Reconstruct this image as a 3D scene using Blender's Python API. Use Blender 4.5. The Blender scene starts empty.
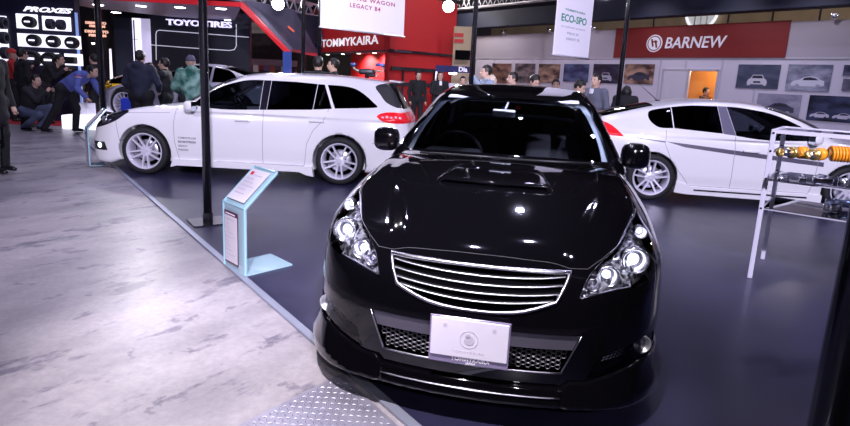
import bpy, bmesh, math, random
import numpy as np
from mathutils import Vector, Matrix
random.seed(7)
R_ = math.radians
SC = bpy.context.scene
COL = SC.collection

# ------------------------------------------------------------------ camera
CAM_H = 1.4985
FOC = 560.0
PITCH, ROLL = 0.189988, 0.0485948
PCX, PCY = -4.878, -25.577
_F = np.array([0, math.cos(PITCH), -math.sin(PITCH)])
_up = np.array([0, math.sin(PITCH), math.cos(PITCH)])
_ri = np.array([1.0, 0, 0])
_R = _ri*math.cos(ROLL)+_up*math.sin(ROLL)
_U = -_ri*math.sin(ROLL)+_up*math.cos(ROLL)
cd = bpy.data.cameras.new('camera')
cam = bpy.data.objects.new('camera', cd)
COL.objects.link(cam)
cd.sensor_width = 36.0
cd.lens = FOC/850*36
cd.shift_x = -PCX/850
cd.shift_y = PCY/850
cd.clip_start = 0.05; cd.clip_end = 300
m = Matrix.Identity(4)
for i in range(3):
    m[i][0] = _R[i]; m[i][1] = _U[i]; m[i][2] = -_F[i]
m[2][3] = CAM_H
cam.matrix_world = m
SC.camera = cam

# ------------------------------------------------------------------ world, exposure, hall light, added spots
vs = SC.view_settings
vs.view_transform = 'Standard'; vs.look = 'None'; vs.gamma = 1.0; vs.use_curve_mapping = False
vs.exposure = 0.0
w = bpy.data.worlds.new('hall'); SC.world = w; w.use_nodes = True
w.node_tree.nodes['Background'].inputs[0].default_value = (0.55, 0.50, 0.85, 1)
w.node_tree.nodes['Background'].inputs[1].default_value = 0.10

def lamp(kind, name, loc, power, size=0.3, color=(1, 0.97, 1), target=None, spot=70, size_y=None, blend=0.5):
    d = bpy.data.lights.new(name, kind); d.energy = power; d.color = color
    if kind == 'AREA':
        d.shape = 'RECTANGLE' if size_y else 'DISK'; d.size = size
        if size_y: d.size_y = size_y
    elif kind == 'SPOT':
        d.spot_size = R_(spot); d.spot_blend = blend; d.shadow_soft_size = size
    else:
        d.shadow_soft_size = size
    o = bpy.data.objects.new(name, d); COL.objects.link(o); o.location = loc
    if target is not None:
        o.rotation_euler = (Vector(target)-Vector(loc)).to_track_quat('-Z', 'Y').to_euler()
    return o
HALL = [(-3.4, 7.5, 8), (-.2, 3.8, 8), (1.6, 5.6, 8), (4.4, 3.4, 8), (7.5, 6, 8), (-7, 9.5, 8), (-2.5, 9.5, 8), (2, 9.8, 8), (6.5, 10, 8), (-10, 13, 8), (-4.5, 14, 8), (1, 15, 8), (7, 14, 8), (11, 10, 8), (12, 16, 8), (5, 20, 8), (-1, 20, 8)]
for p_ in HALL:
    lamp('SPOT', 'hall_lamp', p_, 270, .10, (.68, .66, 1), target=(p_[0]*1.0, p_[1]+.5, 0), spot=130, blend=.6)
for p_, t_, e_, c_, sp_a in (((.9, -2.6, 4.6), (-1.9, 8, 1.0), 4300, (.82, .78, 1), 48), ((2.6, -2.8, 4.8), (4.4, 8, .8), 5200, (.80, .76, 1), 48), ((.5, -2.0, 3.0), (.3, 3.0, .4), 230, (.93, .88, 1), 44),  # unseen fill added behind the camera for the white cars and plate
                         ((-5.5, 0.5, 4.8), (-3.2, 8.2, .9), 900, (.82, .78, 1), 30), ((-4.1, 8.6, 7.4), (-1.35, 3.3, 0), 800, (.95, .9, 1), 46), ((-.7, .4, 5.2), (-.4, 2.75, 0), 1900, (1, .93, 1), 38), ((-6.9, 13.4, 4.4), (-2.1, 3.9, 0), 420, (.95, .93, 1), 24),  # unseen: estate fill, pole-shadow lamp, added floor pool and floor streak
                         ((.2, 2.0, 5.0), (-.6, 10.4, 4.0), 3200, (1, .96, 1), 40), ((2.0, 2.0, 5.0), (2.7, 9.6, 3.6), 1400, (.9, .86, 1), 40)):  # unseen spots added to brighten the two hanging banners
    lamp('SPOT', 'unseen_spot', p_, e_, .08, c_, target=t_, spot=sp_a, blend=.6)

# ------------------------------------------------------------------ helpers
def ray(u, v):
    return _F + _R*((u-425-PCX)/FOC) - _U*((v-213-PCY)/FOC)
def G(u, v, z=0.0):
    """point of the horizontal plane at height z seen at photo position u, v"""
    d = ray(u, v); t = (z-CAM_H)/d[2]
    return Vector((d[0]*t, d[1]*t, z))
def A(u, v, Y):
    """point at distance Y (world y) seen at photo position u, v"""
    d = ray(u, v); t = Y/d[1]
    return Vector((d[0]*t, Y, CAM_H+d[2]*t))

def sock(n, k, v):
    if k in n.inputs: n.inputs[k].default_value = v
def mat(name, col, rough=0.5, metal=0.0, coat=0.0, spec=0.5, emit=None, es=1.0, trans=0.0, ior=1.45):
    m = bpy.data.materials.new(name); m.use_nodes = True
    p = m.node_tree.nodes['Principled BSDF']
    if len(col) == 3: col = tuple(col)+(1,)
    sock(p, 'Base Color', col); sock(p, 'Roughness', rough); sock(p, 'Metallic', metal)
    sock(p, 'Coat Weight', coat); sock(p, 'Coat Roughness', 0.03); sock(p, 'Specular IOR Level', spec)
    sock(p, 'Transmission Weight', trans); sock(p, 'IOR', ior)
    if emit is not None:
        sock(p, 'Emission Color', tuple(emit)+(1,)); sock(p, 'Emission Strength', es)
    return m
def noise_mat(name, c1, c2, scale, rough=0.5, metal=0.0, detail=4, bump=0.0, r2=None, lo=.35, hi=.65, coat=0.0):
    m = mat(name, c1, rough, metal, coat); nt = m.node_tree; p = nt.nodes['Principled BSDF']
    tc = nt.nodes.new('ShaderNodeTexCoord'); n = nt.nodes.new('ShaderNodeTexNoise')
    n.inputs['Scale'].default_value = scale; n.inputs['Detail'].default_value = detail
    nt.links.new(tc.outputs['Object'], n.inputs['Vector'])
    r = nt.nodes.new('ShaderNodeValToRGB')
    r.color_ramp.elements[0].position = lo; r.color_ramp.elements[1].position = hi
    r.color_ramp.elements[0].color = tuple(c1)+(1,); r.color_ramp.elements[1].color = tuple(c2)+(1,)
    nt.links.new(n.outputs['Fac'], r.inputs['Fac']); nt.links.new(r.outputs['Color'], p.inputs['Base Color'])
    if r2 is not None:
        mr = nt.nodes.new('ShaderNodeMapRange'); mr.inputs['To Min'].default_value = rough; mr.inputs['To Max'].default_value = r2
        nt.links.new(n.outputs['Fac'], mr.inputs['Value']); nt.links.new(mr.outputs['Result'], p.inputs['Roughness'])
    if bump:
        b = nt.nodes.new('ShaderNodeBump'); b.inputs['Strength'].default_value = bump; b.inputs['Distance'].default_value = 0.01
        nt.links.new(n.outputs['Fac'], b.inputs['Height']); nt.links.new(b.outputs['Normal'], p.inputs['Normal'])
    return m
def glass_mat(name, tint=(0.8, 0.85, 0.9), refl=1.0, rough=0.0, base=0.04):
    """thin sheet glass: clear (tinted) with a Fresnel reflection"""
    m = bpy.data.materials.new(name); m.use_nodes = True; nt = m.node_tree
    for n in list(nt.nodes): nt.nodes.remove(n)
    out = nt.nodes.new('ShaderNodeOutputMaterial'); mx = nt.nodes.new('ShaderNodeMixShader')
    t = nt.nodes.new('ShaderNodeBsdfTransparent'); t.inputs[0].default_value = tuple(tint)+(1,)
    g = nt.nodes.new('ShaderNodeBsdfGlossy'); g.inputs['Roughness'].default_value = rough
    lw = nt.nodes.new('ShaderNodeFresnel'); lw.inputs['IOR'].default_value = 1.5
    mu = nt.nodes.new('ShaderNodeMath'); mu.operation = 'MULTIPLY_ADD'; mu.use_clamp = True
    mu.inputs[1].default_value = refl; mu.inputs[2].default_value = base*0.2
    nt.links.new(lw.outputs[0], mu.inputs[0]); nt.links.new(mu.outputs[0], mx.inputs[0])
    nt.links.new(t.outputs[0], mx.inputs[1]); nt.links.new(g.outputs[0], mx.inputs[2]); nt.links.new(mx.outputs[0], out.inputs[0])
    return m

def tag(o, label=None, cat=None, group=None, kind=None):
    if label: o['label'] = label
    if cat: o['category'] = cat
    if group: o['group'] = group
    if kind: o['kind'] = kind
    return o
def thing(name, label, cat, loc=(0, 0, 0), rz=0.0, group=None):
    o = bpy.data.objects.new(name, None); COL.objects.link(o); o.empty_display_size = 0.1
    o.location = loc; o.rotation_euler = (0, 0, rz)
    return tag(o, label, cat, group)
def meshobj(name, V, Fs, m, parent=None, smooth=False, normals=None, midx=None):
    me = bpy.data.meshes.new(name)
    me.from_pydata([tuple(map(float, v)) for v in V], [], [tuple(int(i) for i in f) for f in Fs]); me.update()
    for mm in (m if isinstance(m, (list, tuple)) else [m]): me.materials.append(mm)
    if midx is not None: me.polygons.foreach_set('material_index', np.array(midx, dtype=np.int32))
    if smooth or normals is not None: me.polygons.foreach_set('use_smooth', np.ones(len(me.polygons), dtype=bool))
    if normals is not None: me.normals_split_custom_set_from_vertices([tuple(map(float, n)) for n in normals])
    me.update()
    o = bpy.data.objects.new(name, me); COL.objects.link(o)
    if parent: o.parent = parent
    return o
def copy_tree(o, parent=None):
    c = o.copy(); COL.objects.link(c)
    if parent: c.parent = parent
    for ch in o.children: copy_tree(ch, c)
    return c

class MB:
    """collects simple shapes for one mesh"""
    def __init__(s): s.V = []; s.F = []; s.M = []; s.mi = 0
    def add(s, V, F):
        n = len(s.V); s.V += [Vector(v) for v in V]; s.F += [tuple(i+n for i in f) for f in F]; s.M += [s.mi]*len(F); return s
    def box(s, c, d, rz=0, rot=None, bev=0.0):
        bm = bmesh.new(); bmesh.ops.create_cube(bm, size=1)
        for v in bm.verts: v.co = Vector((v.co.x*d[0], v.co.y*d[1], v.co.z*d[2]))
        if bev: bmesh.ops.bevel(bm, geom=bm.edges[:], offset=min(bev, min(d)*.45), segments=3, affect='EDGES', profile=.5)
        mt = rot if rot is not None else Matrix.Rotation(rz, 3, 'Z')
        bm.verts.index_update()
        s.add([Vector(c)+mt@v.co for v in bm.verts], [[v.index for v in f.verts] for f in bm.faces]); bm.free(); return s
    def quad(s, a, b, c, d): return s.add([a, b, c, d], [(0, 1, 2, 3)])
    def tube(s, pts, r, n=10, caps=True, closed=False):
        pts = [Vector(p) for p in pts]; N = len(pts); rs = r if isinstance(r, (list, tuple)) else [r]*N
        V = []; up = None
        for i, p in enumerate(pts):
            if closed: t = pts[(i+1) % N]-pts[i-1]
            else: t = pts[min(i+1, N-1)]-pts[max(i-1, 0)]
            t.normalize()
            if up is None:
                up = Vector((0, 0, 1)) if abs(t.z) < .9 else Vector((1, 0, 0))
            a = t.cross(up).normalized(); b = a.cross(t).normalized(); up = b
            for k in range(n):
                an = 2*math.pi*k/n; V.append(p+(a*math.cos(an)+b*math.sin(an))*rs[i])
        F = []
        for i in range(N if closed else N-1):
            j = (i+1) % N
            for k in range(n):
                F.append((i*n+k, i*n+(k+1) % n, j*n+(k+1) % n, j*n+k))
        if caps and not closed: F += [tuple(range(n))[::-1], tuple((N-1)*n+k for k in range(n))]
        return s.add(V, F)
    def lathe(s, prof, n=32, mt=None, closed=False):
        """prof = (radius, height) round the local z axis"""
        mt = mt or Matrix.Identity(4); V = []; F = []
        for k in range(n):
            a = 2*math.pi*k/n
            for r, z in prof: V.append(mt@Vector((r*math.cos(a), r*math.sin(a), z)))
        P = len(prof)
        for k in range(n):
            j = (k+1) % n
            for i in range(P if closed else P-1):
                i2 = (i+1) % P
                F.append((k*P+i, j*P+i, j*P+i2, k*P+i2))
        return s.add(V, F)
    def prism(s, poly, h, mt=None):
        """poly in local xy, extruded 0..h along local z"""
        mt = mt or Matrix.Identity(4); n = len(poly)
        V = [mt@Vector((x, y, 0)) for x, y in poly]+[mt@Vector((x, y, h)) for x, y in poly]
        return s.add(V, [tuple(range(n))[::-1], tuple(range(n, 2*n))]+[(i, (i+1) % n, n+(i+1) % n, n+i) for i in range(n)])
    def build(s, name, m, parent=None, smooth=False):
        return meshobj(name, s.V, s.F, m, parent, smooth, midx=s.M if any(s.M) else None)
def auto_smooth(o, ang=40):
    me = o.data; bm = bmesh.new(); bm.from_mesh(me)
    bmesh.ops.recalc_face_normals(bm, faces=bm.faces[:])
    for f in bm.faces: f.smooth = True
    for e in bm.edges:
        if len(e.link_faces) == 2 and e.calc_face_angle(0) > R_(ang): e.smooth = False
    bm.to_mesh(me); bm.free(); return o
def text_obj(name, s, size, m, parent=None, mt=None, depth=0.004, align='CENTER', squash=1.0, shear=0.0, bold=0.0, space=1.0):
    cu = bpy.data.curves.new(name, 'FONT'); cu.body = s; cu.size = size; cu.extrude = depth; cu.align_x = align; cu.align_y = 'CENTER'
    cu.shear = shear; cu.offset = bold; cu.resolution_u = 3; cu.space_character = space
    o = bpy.data.objects.new(name+'_curve', cu); COL.objects.link(o)
    dg = bpy.context.evaluated_depsgraph_get(); me = bpy.data.meshes.new_from_object(o.evaluated_get(dg))
    bpy.data.objects.remove(o); me.name = name
    me.materials.clear(); me.materials.append(m)
    if squash != 1.0:
        for v in me.vertices: v.co.x *= squash
    if mt is not None: me.transform(mt)
    o = bpy.data.objects.new(name, me); COL.objects.link(o)
    if parent: o.parent = parent
    return o
def text_fit(name, s, w, h, m, parent, mt, depth=.004, shear=0.0, bold=0.0, space=1.0):
    """lettering fitted to a width and height in metres, centred on the frame's origin"""
    o = text_obj(name, s, 1.0, m, parent, None, depth, 'CENTER', 1.0, shear, bold, space); me = o.data
    xs = [v.co.x for v in me.vertices]; ys = [v.co.y for v in me.vertices]; cx, cy = (max(xs)+min(xs))/2, (max(ys)+min(ys))/2; kx = w/(max(xs)-min(xs)); ky = h/(max(ys)-min(ys))
    for v in me.vertices: v.co.x = (v.co.x-cx)*kx; v.co.y = (v.co.y-cy)*ky; v.co.z += depth
    me.transform(mt); return o
def frame(o, x, z):
    """matrix with origin o, local x along x and local y (up) along z"""
    x = Vector(x).normalized(); z = Vector(z); z = (z-x*z.dot(x)).normalized(); n = x.cross(z)
    m = Matrix.Identity(4)
    for i in range(3): m[i][0] = x[i]; m[i][1] = z[i]; m[i][2] = n[i]; m[i][3] = o[i]
    return m

#BEGIN_NP
# ------------------------------------------------------------------ implicit surfaces
def sp(*pts):
    """smooth monotone curve through (x, y) points"""
    P = sorted(pts); x = np.array([p[0] for p in P], float); y = np.array([p[1] for p in P], float)
    if len(x) == 2: return lambda t: np.interp(t, x, y)
    d = np.diff(y)/np.diff(x); h = np.diff(x); m = np.zeros(len(x)); m[0] = d[0]; m[-1] = d[-1]
    for i in range(1, len(x)-1):
        if d[i-1]*d[i] > 0:
            w1 = 2*h[i]+h[i-1]; w2 = h[i]+2*h[i-1]; m[i] = (w1+w2)/(w1/d[i-1]+w2/d[i])
    X = np.linspace(x[0], x[-1], 800); k = np.clip(np.searchsorted(x, X)-1, 0, len(h)-1)
    t = (X-x[k])/h[k]
    Y = (2*t**3-3*t**2+1)*y[k]+(t**3-2*t**2+t)*h[k]*m[k]+(-2*t**3+3*t**2)*y[k+1]+(t**3-t**2)*h[k]*m[k+1]
    # light smoothing takes out curvature jumps
    n = 21; Yp = np.pad(Y, n//2, mode='reflect', reflect_type='odd'); Y = np.convolve(Yp, np.ones(n)/n, 'valid')
    return lambda q: np.interp(q, X, Y)
def smax(a, b, k):
    h = np.maximum(k-np.abs(a-b), 0)/k
    return np.maximum(a, b)+h*h*k*.25
def smin(a, b, k): return -smax(-a, -b, k)

def surface_net(f, lo, hi, res, sym=False, newton=4):
    lo = np.array(lo, float); hi = np.array(hi, float)
    n = np.ceil((hi-lo)/res).astype(int)+1
    ax = [lo[i]+np.arange(n[i])*res for i in range(3)]
    X, Y, Z = np.meshgrid(*ax, indexing='ij')
    if sym:
        ax1 = np.arange(0, int(hi[1]/res)+2)*res
        X, Y, Z = np.meshgrid(ax[0], ax1, ax[2], indexing='ij')
        H = f(X, Y, Z); Fv = np.concatenate([H[:, :0:-1], H], axis=1)
        lo[1] = -ax1[-1]; n[1] = Fv.shape[1]
    else: Fv = f(X, Y, Z)
    S = Fv < 0
    c = [S[i:n[0]-1+i, j:n[1]-1+j, k:n[2]-1+k] for i in (0, 1) for j in (0, 1) for k in (0, 1)]
    cnt = sum(a.astype(np.int8) for a in c); act = (cnt > 0) & (cnt < 8)
    I = np.argwhere(act); idx = -np.ones(act.shape, int); idx[tuple(I.T)] = np.arange(len(I))
    acc = np.zeros((len(I), 3)); num = np.zeros(len(I))
    for a in range(3):
        o1, o2 = [b for b in range(3) if b != a]
        for p in (0, 1):
            for q in (0, 1):
                s = I.copy(); s[:, o1] += p; s[:, o2] += q; e = s.copy(); e[:, a] += 1
                v0 = Fv[tuple(s.T)]; v1 = Fv[tuple(e.T)]; k = (v0 < 0) != (v1 < 0)
                t = np.where(k, v0/np.where(k, v0-v1, 1), 0)
                P = s.astype(float); P[:, a] += t; acc[k] += P[k]; num += k
    V = lo+acc/num[:, None]*res
    Fs = []
    for a in range(3):
        b, c2 = [(1, 2), (2, 0), (0, 1)][a]
        sl0 = [slice(None)]*3; sl1 = [slice(None)]*3; sl0[a] = slice(0, -1); sl1[a] = slice(1, None)
        d = S[tuple(sl0)] != S[tuple(sl1)]
        E = np.argwhere(d); ok = (E[:, b] > 0) & (E[:, c2] > 0) & (E[:, b] < n[b]-1) & (E[:, c2] < n[c2]-1); E = E[ok]
        inside0 = S[tuple(E.T)]
        q = []
        for (db, dc) in ((0, 0), (-1, 0), (-1, -1), (0, -1)):
            T = E.copy(); T[:, b] += db; T[:, c2] += dc; q.append(idx[tuple(T.T)])
        Q = np.stack(q, 1); Q[~inside0] = Q[~inside0][:, ::-1]; Fs.append(Q)
    Fs = np.concatenate(Fs)
    for _ in range(newton):
        g, v = grad(f, V); gg = np.maximum((g*g).sum(1), .05)
        st = -(v/gg)[:, None]*g; ln = np.linalg.norm(st, axis=1); st *= np.minimum(1, .6*res/np.maximum(ln, 1e-9))[:, None]
        V = V+st
    return V, Fs
def grad(f, V, e=2e-3):
    v = f(V[:, 0], V[:, 1], V[:, 2]); g = []
    for a in range(3):
        P = V.copy(); P[:, a] += e; Q = V.copy(); Q[:, a] -= e
        g.append((f(P[:, 0], P[:, 1], P[:, 2])-f(Q[:, 0], Q[:, 1], Q[:, 2]))/(2*e))
    return np.stack(g, 1), v

class Soup:
    def __init__(s, V, F, f=None):
        s.V = np.asarray(V, float); s.F = [tuple(q) for q in F]; s.f = f; s.cen = None; s.mi = [0]*len(s.F)
    def centers(s):
        if s.cen is None or len(s.cen) != len(s.F):
            s.cen = np.array([s.V[list(q)].mean(0) for q in s.F]) if len(s.F) < 200 else s._fast()
        return s.cen
    def _fast(s):
        L = max(len(q) for q in s.F); Q = np.full((len(s.F), L), -1)
        for i, q in enumerate(s.F): Q[i, :len(q)] = q
        M = Q >= 0; return (s.V[Q]*M[..., None]).sum(1)/M.sum(1)[:, None]
    def cut(s, poly, axes=(0, 2), cond=None, keep=True, inplace_mat=None, pad=.05):
        """take the faces inside the 2D polygon (seen along the third axis) out of the soup"""
        P = np.array(poly, float); a0, a1 = axes; C = s.centers()
        lo = P.min(0)-pad; hi = P.max(0)+pad
        m = (C[:, a0] > lo[0]) & (C[:, a0] < hi[0]) & (C[:, a1] > lo[1]) & (C[:, a1] < hi[1])
        if cond is not None: m &= cond(C)
        cand = np.nonzero(m)[0]; VL = []; key = {}
        def vid(p):
            k = (round(p[0], 5), round(p[1], 5), round(p[2], 5))
            if k not in key: key[k] = len(VL); VL.append(p)
            return key[k]
        n = len(P); inn = []; out = []; outm = []
        A_ = P; B_ = np.roll(P, -1, 0); elo = np.minimum(A_, B_)-1e-6; ehi = np.maximum(A_, B_)+1e-6
        for fi in cand:
            polys = [[tuple(s.V[i]) for i in s.F[fi]]]
            q = np.array(polys[0]); fl = q[:, [a0, a1]].min(0); fh = q[:, [a0, a1]].max(0)
            hit = np.nonzero((elo[:, 0] <= fh[0]) & (ehi[:, 0] >= fl[0]) & (elo[:, 1] <= fh[1]) & (ehi[:, 1] >= fl[1]))[0]
            for e in hit:
                ax, ay = A_[e]; nx, ny = -(B_[e][1]-ay), B_[e][0]-ax; ll = math.hypot(nx, ny)
                if ll < 1e-9: continue
                nx /= ll; ny /= ll; new = []
                for pl in polys:
                    d = [(p[a0]-ax)*nx+(p[a1]-ay)*ny for p in pl]
                    if min(d) > -1e-6 or max(d) < 1e-6: new.append(pl); continue
                    pa = []; pb = []; L = len(pl)
                    for i in range(L):
                        p, q2 = pl[i], pl[(i+1) % L]; dp, dq = d[i], d[(i+1) % L]
                        if dp >= 0: pa.append(p)
                        if dp <= 0: pb.append(p)
                        if (dp > 0 and dq < 0) or (dp < 0 and dq > 0):
                            t = dp/(dp-dq); c = tuple(p[j]+(q2[j]-p[j])*t for j in range(3)); pa.append(c); pb.append(c)
                    if len(pa) > 2: new.append(pa)
                    if len(pb) > 2: new.append(pb)
                polys = new
            for pl in polys:
                cx = sum(p[a0] for p in pl)/len(pl); cy = sum(p[a1] for p in pl)/len(pl)
                ins = False; j = n-1
                for i in range(n):
                    yi, yj = P[i, 1], P[j, 1]
                    if (yi > cy) != (yj > cy) and cx < (P[j, 0]-P[i, 0])*(cy-yi)/(yj-yi)+P[i, 0]: ins = not ins
                    j = i
                ids = tuple(dict.fromkeys(vid(p) for p in pl))
                if len(ids) < 3: continue
                if ins: inn.append(ids)
                else: out.append(ids); outm.append(s.mi[fi])
        base = len(s.V)
        keepmask = ~np.isin(np.arange(len(s.F)), cand)
        ki = np.nonzero(keepmask)[0]
        s.V = np.vstack([s.V, np.array(VL)]) if VL else s.V
        addf = [tuple(i+base for i in q) for q in out]; addm = list(outm)
        if inplace_mat is not None: addf += [tuple(i+base for i in q) for q in inn]; addm += [inplace_mat]*len(inn)
        cold = C[ki]
        s.F = [s.F[i] for i in ki]+addf; s.mi = [s.mi[i] for i in ki]+addm
        VA = np.array(VL) if VL else np.zeros((0, 3))
        cn = np.array([VA[[i-base for i in q]].mean(0) for q in addf]) if addf else np.zeros((0, 3))
        s.cen = np.vstack([cold, cn])
        return Soup(VA, inn, s.f)
    def take(s, cond):
        C = s.centers(); m = cond(C); t = Soup(s.V, [q for q, k in zip(s.F, m) if k], s.f)
        s.F = [q for q, k in zip(s.F, m) if not k]; s.mi = [q for q, k in zip(s.mi, m) if not k]; s.cen = C[~m]
        return t
    def compact(s):
        used = sorted({i for q in s.F for i in q}); mp = {o: i for i, o in enumerate(used)}
        return s.V[used], [tuple(mp[i] for i in q) for q in s.F]
def spline_poly(pts, closed=True, seg=5, corners=()):
    """Catmull-Rom through points; indices in corners stay sharp"""
    n = len(pts); out = []; P = [np.array(p, float) for p in pts]
    for i in range(n if closed else n-1):
        p0, p1, p2, p3 = P[(i-1) % n], P[i], P[(i+1) % n], P[(i+2) % n]
        if not closed:
            if i == 0: p0 = p1
            if i == n-2: p3 = p2
        if i in corners: p0 = p1-(p2-p1)*.3
        if (i+1) % n in corners: p3 = p2+(p2-p1)*.3
        for k in range(seg):
            t = k/seg
            out.append(tuple(.5*((2*p1)+(-p0+p2)*t+(2*p0-5*p1+4*p2-p3)*t*t+(-p0+3*p1-3*p2+p3)*t**3)))
    if not closed: out.append(tuple(P[-1]))
    return out
def strip(pts, w):
    """thin polygon along a polyline, for a shut line"""
    P = [np.array(p, float) for p in pts]; a = []; b = []
    for i, p in enumerate(P):
        t = P[min(i+1, len(P)-1)]-P[max(i-1, 0)]; t /= max(np.linalg.norm(t), 1e-9); nn = np.array([-t[1], t[0]])*w/2
        a.append(tuple(p+nn)); b.append(tuple(p-nn))
    return a+b[::-1]
def circle(cx, cy, r, n=40): return [(cx+r*math.cos(2*math.pi*i/n), cy+r*math.sin(2*math.pi*i/n)) for i in range(n)]
#END_NP
def soup_obj(s, name, m, parent=None, offset=0.0, f=None, shift=None):
    V, F = s.compact()
    if not len(F): return None
    f = f or s.f; g, _ = grad(f, V); g /= np.maximum(np.linalg.norm(g, axis=1), 1e-9)[:, None]
    if offset: V = V+g*offset
    if shift is not None: V = V+np.array(shift)
    return meshobj(name, V, F, m, parent, normals=g, midx=s.mi if any(s.mi) else None)
#BEGIN_NP
# ------------------------------------------------------------------ black saloon: body surface (x forward, y left, z up)
b4_w = sp((-2.4, .76), (-2.0, .84), (-1.35, .885), (-.5, .885), (.4, .885), (1.0, .887), (1.4, .890), (1.8, .875), (2.1, .84), (2.45, .79))
b4_g = sp((.1, .93), (.22, .965), (.35, .99), (.5, 1.0), (.65, .995), (.75, .985), (.85, .965), (.95, .93), (1.1, .86))
b4_n = sp((.1, 2.34), (.2, 2.375), (.3, 2.385), (.45, 2.38), (.55, 2.36), (.65, 2.33), (.75, 2.27), (.85, 2.16), (1.0, 1.95))
b4_t = sp((.1, -2.25), (.3, -2.33), (.5, -2.36), (.7, -2.34), (.85, -2.29), (1.0, -2.25), (1.2, -2.2))
b4_h = sp((-2.4, 1.03), (-2.1, 1.05), (-1.6, 1.03), (-1.0, 1.0), (0., .985), (.6, 1.0), (.9, 1.02), (1.2, 1.0), (1.5, .955), (1.8, .885), (2.05, .81), (2.2, .755), (2.4, .66))
b4_c = sp((1.7, .60), (1.30, .90), (1.10, 1.01), (.85, 1.135), (.55, 1.27), (.3, 1.365), (.08, 1.43), (-.15, 1.465), (-.45, 1.495), (-.8, 1.497), (-1.1, 1.465), (-1.45, 1.37), (-1.8, 1.21), (-2.1, 1.05), (-2.5, .6))
b4_cw = sp((-2.2, .60), (-1.6, .72), (-1.0, .82), (0., .845), (.6, .84), (1.3, .80))
def b4_low(x, y, z):
    y = np.abs(y)
    side = y-b4_w(x)*b4_g(z)
    nose = x-(b4_n(z)-.13*(y/.75)**2-.16*(y/.82)**6)
    tail = (b4_t(z)+.10*(y/.8)**2+.10*(y/.85)**8-x)*.9
    # bonnet: flat centre with a raised bulge, fender ridges outside
    fr = np.clip((x-.7)/.5, 0, 1)
    bul = .022*fr/(1+np.exp(np.clip((y-np.minimum(.436+.30*(2.0-x), .62))/.018, -30, 30)))
    fen = .028*np.exp(-((y-(.70))/.10)**2)*fr*np.clip((2.3-x)/.6, 0, 1)
    top = z-(b4_h(x)+bul+fen-.050*(y/.8)**2-.10*np.maximum(y-.72, 0)/.1*.35)
    bot = .17-z
    f = smax(side, top, .10); f = smax(f, nose, .12); f = smax(f, tail, .10); f = smax(f, bot, .05)
    return f
def b4_cab(x, y, z):
    y = np.abs(y)
    cx = np.where(x > -.4, x+.50*y*y*np.clip((x+.4)/.6, 0, 1), x-.22*y*y*np.clip((-.4-x)/.6, 0, 1))
    top = z-(b4_c(cx)-.035*(y/.6)**2)
    side = (y-(b4_cw(x)-(z-.93)*.42-.10*(z-.93)**2))*.92
    return smax(smax(top, side, .07), .93-z, .02)
def b4_f(x, y, z):
    f = smin(b4_low(x, y, z), b4_cab(x, y, z), .035)
    ya = np.abs(y)
    for wx in (1.40, -1.35):
        cyl = np.sqrt((x-wx)**2+(z-.335)**2)-.365
        f = smax(f, -smax(cyl, .60-ya, .01), .012)
    return f
#END_NP
#BEGIN_NP
# ------------------------------------------------------------------ white estate: same front as the saloon, long roof
wg_h = sp((-2.5, .99), (-1.0, .985), (0., .975), (.6, .985), (.9, 1.00), (1.2, .985), (1.5, .945), (1.8, .875), (2.05, .80), (2.2, .745), (2.45, .64))
wg_t = sp((.1, -2.27), (.3, -2.36), (.5, -2.40), (.7, -2.38), (.85, -2.34), (1.0, -2.29), (1.2, -2.18), (1.4, -2.06), (1.52, -1.98))
wg_c = sp((1.8, .60), (1.42, .86), (1.12, .99), (.85, 1.155), (.55, 1.315), (.3, 1.415), (.08, 1.468), (-.15, 1.492), (-.45, 1.505), (-.9, 1.512), (-1.3, 1.503), (-1.7, 1.475), (-2.1, 1.43), (-2.5, 1.37))
wg_cw = sp((-2.4, .76), (-1.6, .82), (-1.0, .84), (0., .85), (.6, .845), (1.3, .80))
def wg_f(x, y, z):
    y = np.abs(y)
    side = y-b4_w(x)*b4_g(z)
    nose = x-(b4_n(z)-.13*(y/.75)**2-.16*(y/.82)**6)
    tail = (wg_t(z)+.08*(y/.8)**2+.10*(y/.85)**8-x)*.85
    fr = np.clip((x-.7)/.5, 0, 1)
    top = z-(wg_h(x)+.02*fr*np.exp(-((y-.70)/.10)**2)-.045*(y/.8)**2)
    f = smax(side, top, .08); f = smax(f, nose, .12); f = smax(f, tail, .10); f = smax(f, .18-.055*np.clip((x-1.78)/.15, 0, 1)-z, .05)
    cx = np.where(x > -.4, x+.38*y*y*np.clip((x+.4)/.6, 0, 1), x)
    ct = z-(wg_c(cx)-.035*(y/.6)**2)
    cs = (y-(wg_cw(x)-(z-.93)*.40-.08*(z-.93)**2))*.92
    cab = smax(smax(smax(ct, cs, .07), tail, .07), .93-z, .02)
    f = smin(f, cab, .07)
    for wx in (1.395, -1.355):
        cyl = np.sqrt((x-wx)**2+(z-.33)**2)-.372
        f = smax(f, -smax(cyl, .60-y, .01), .012)
    return f
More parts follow.
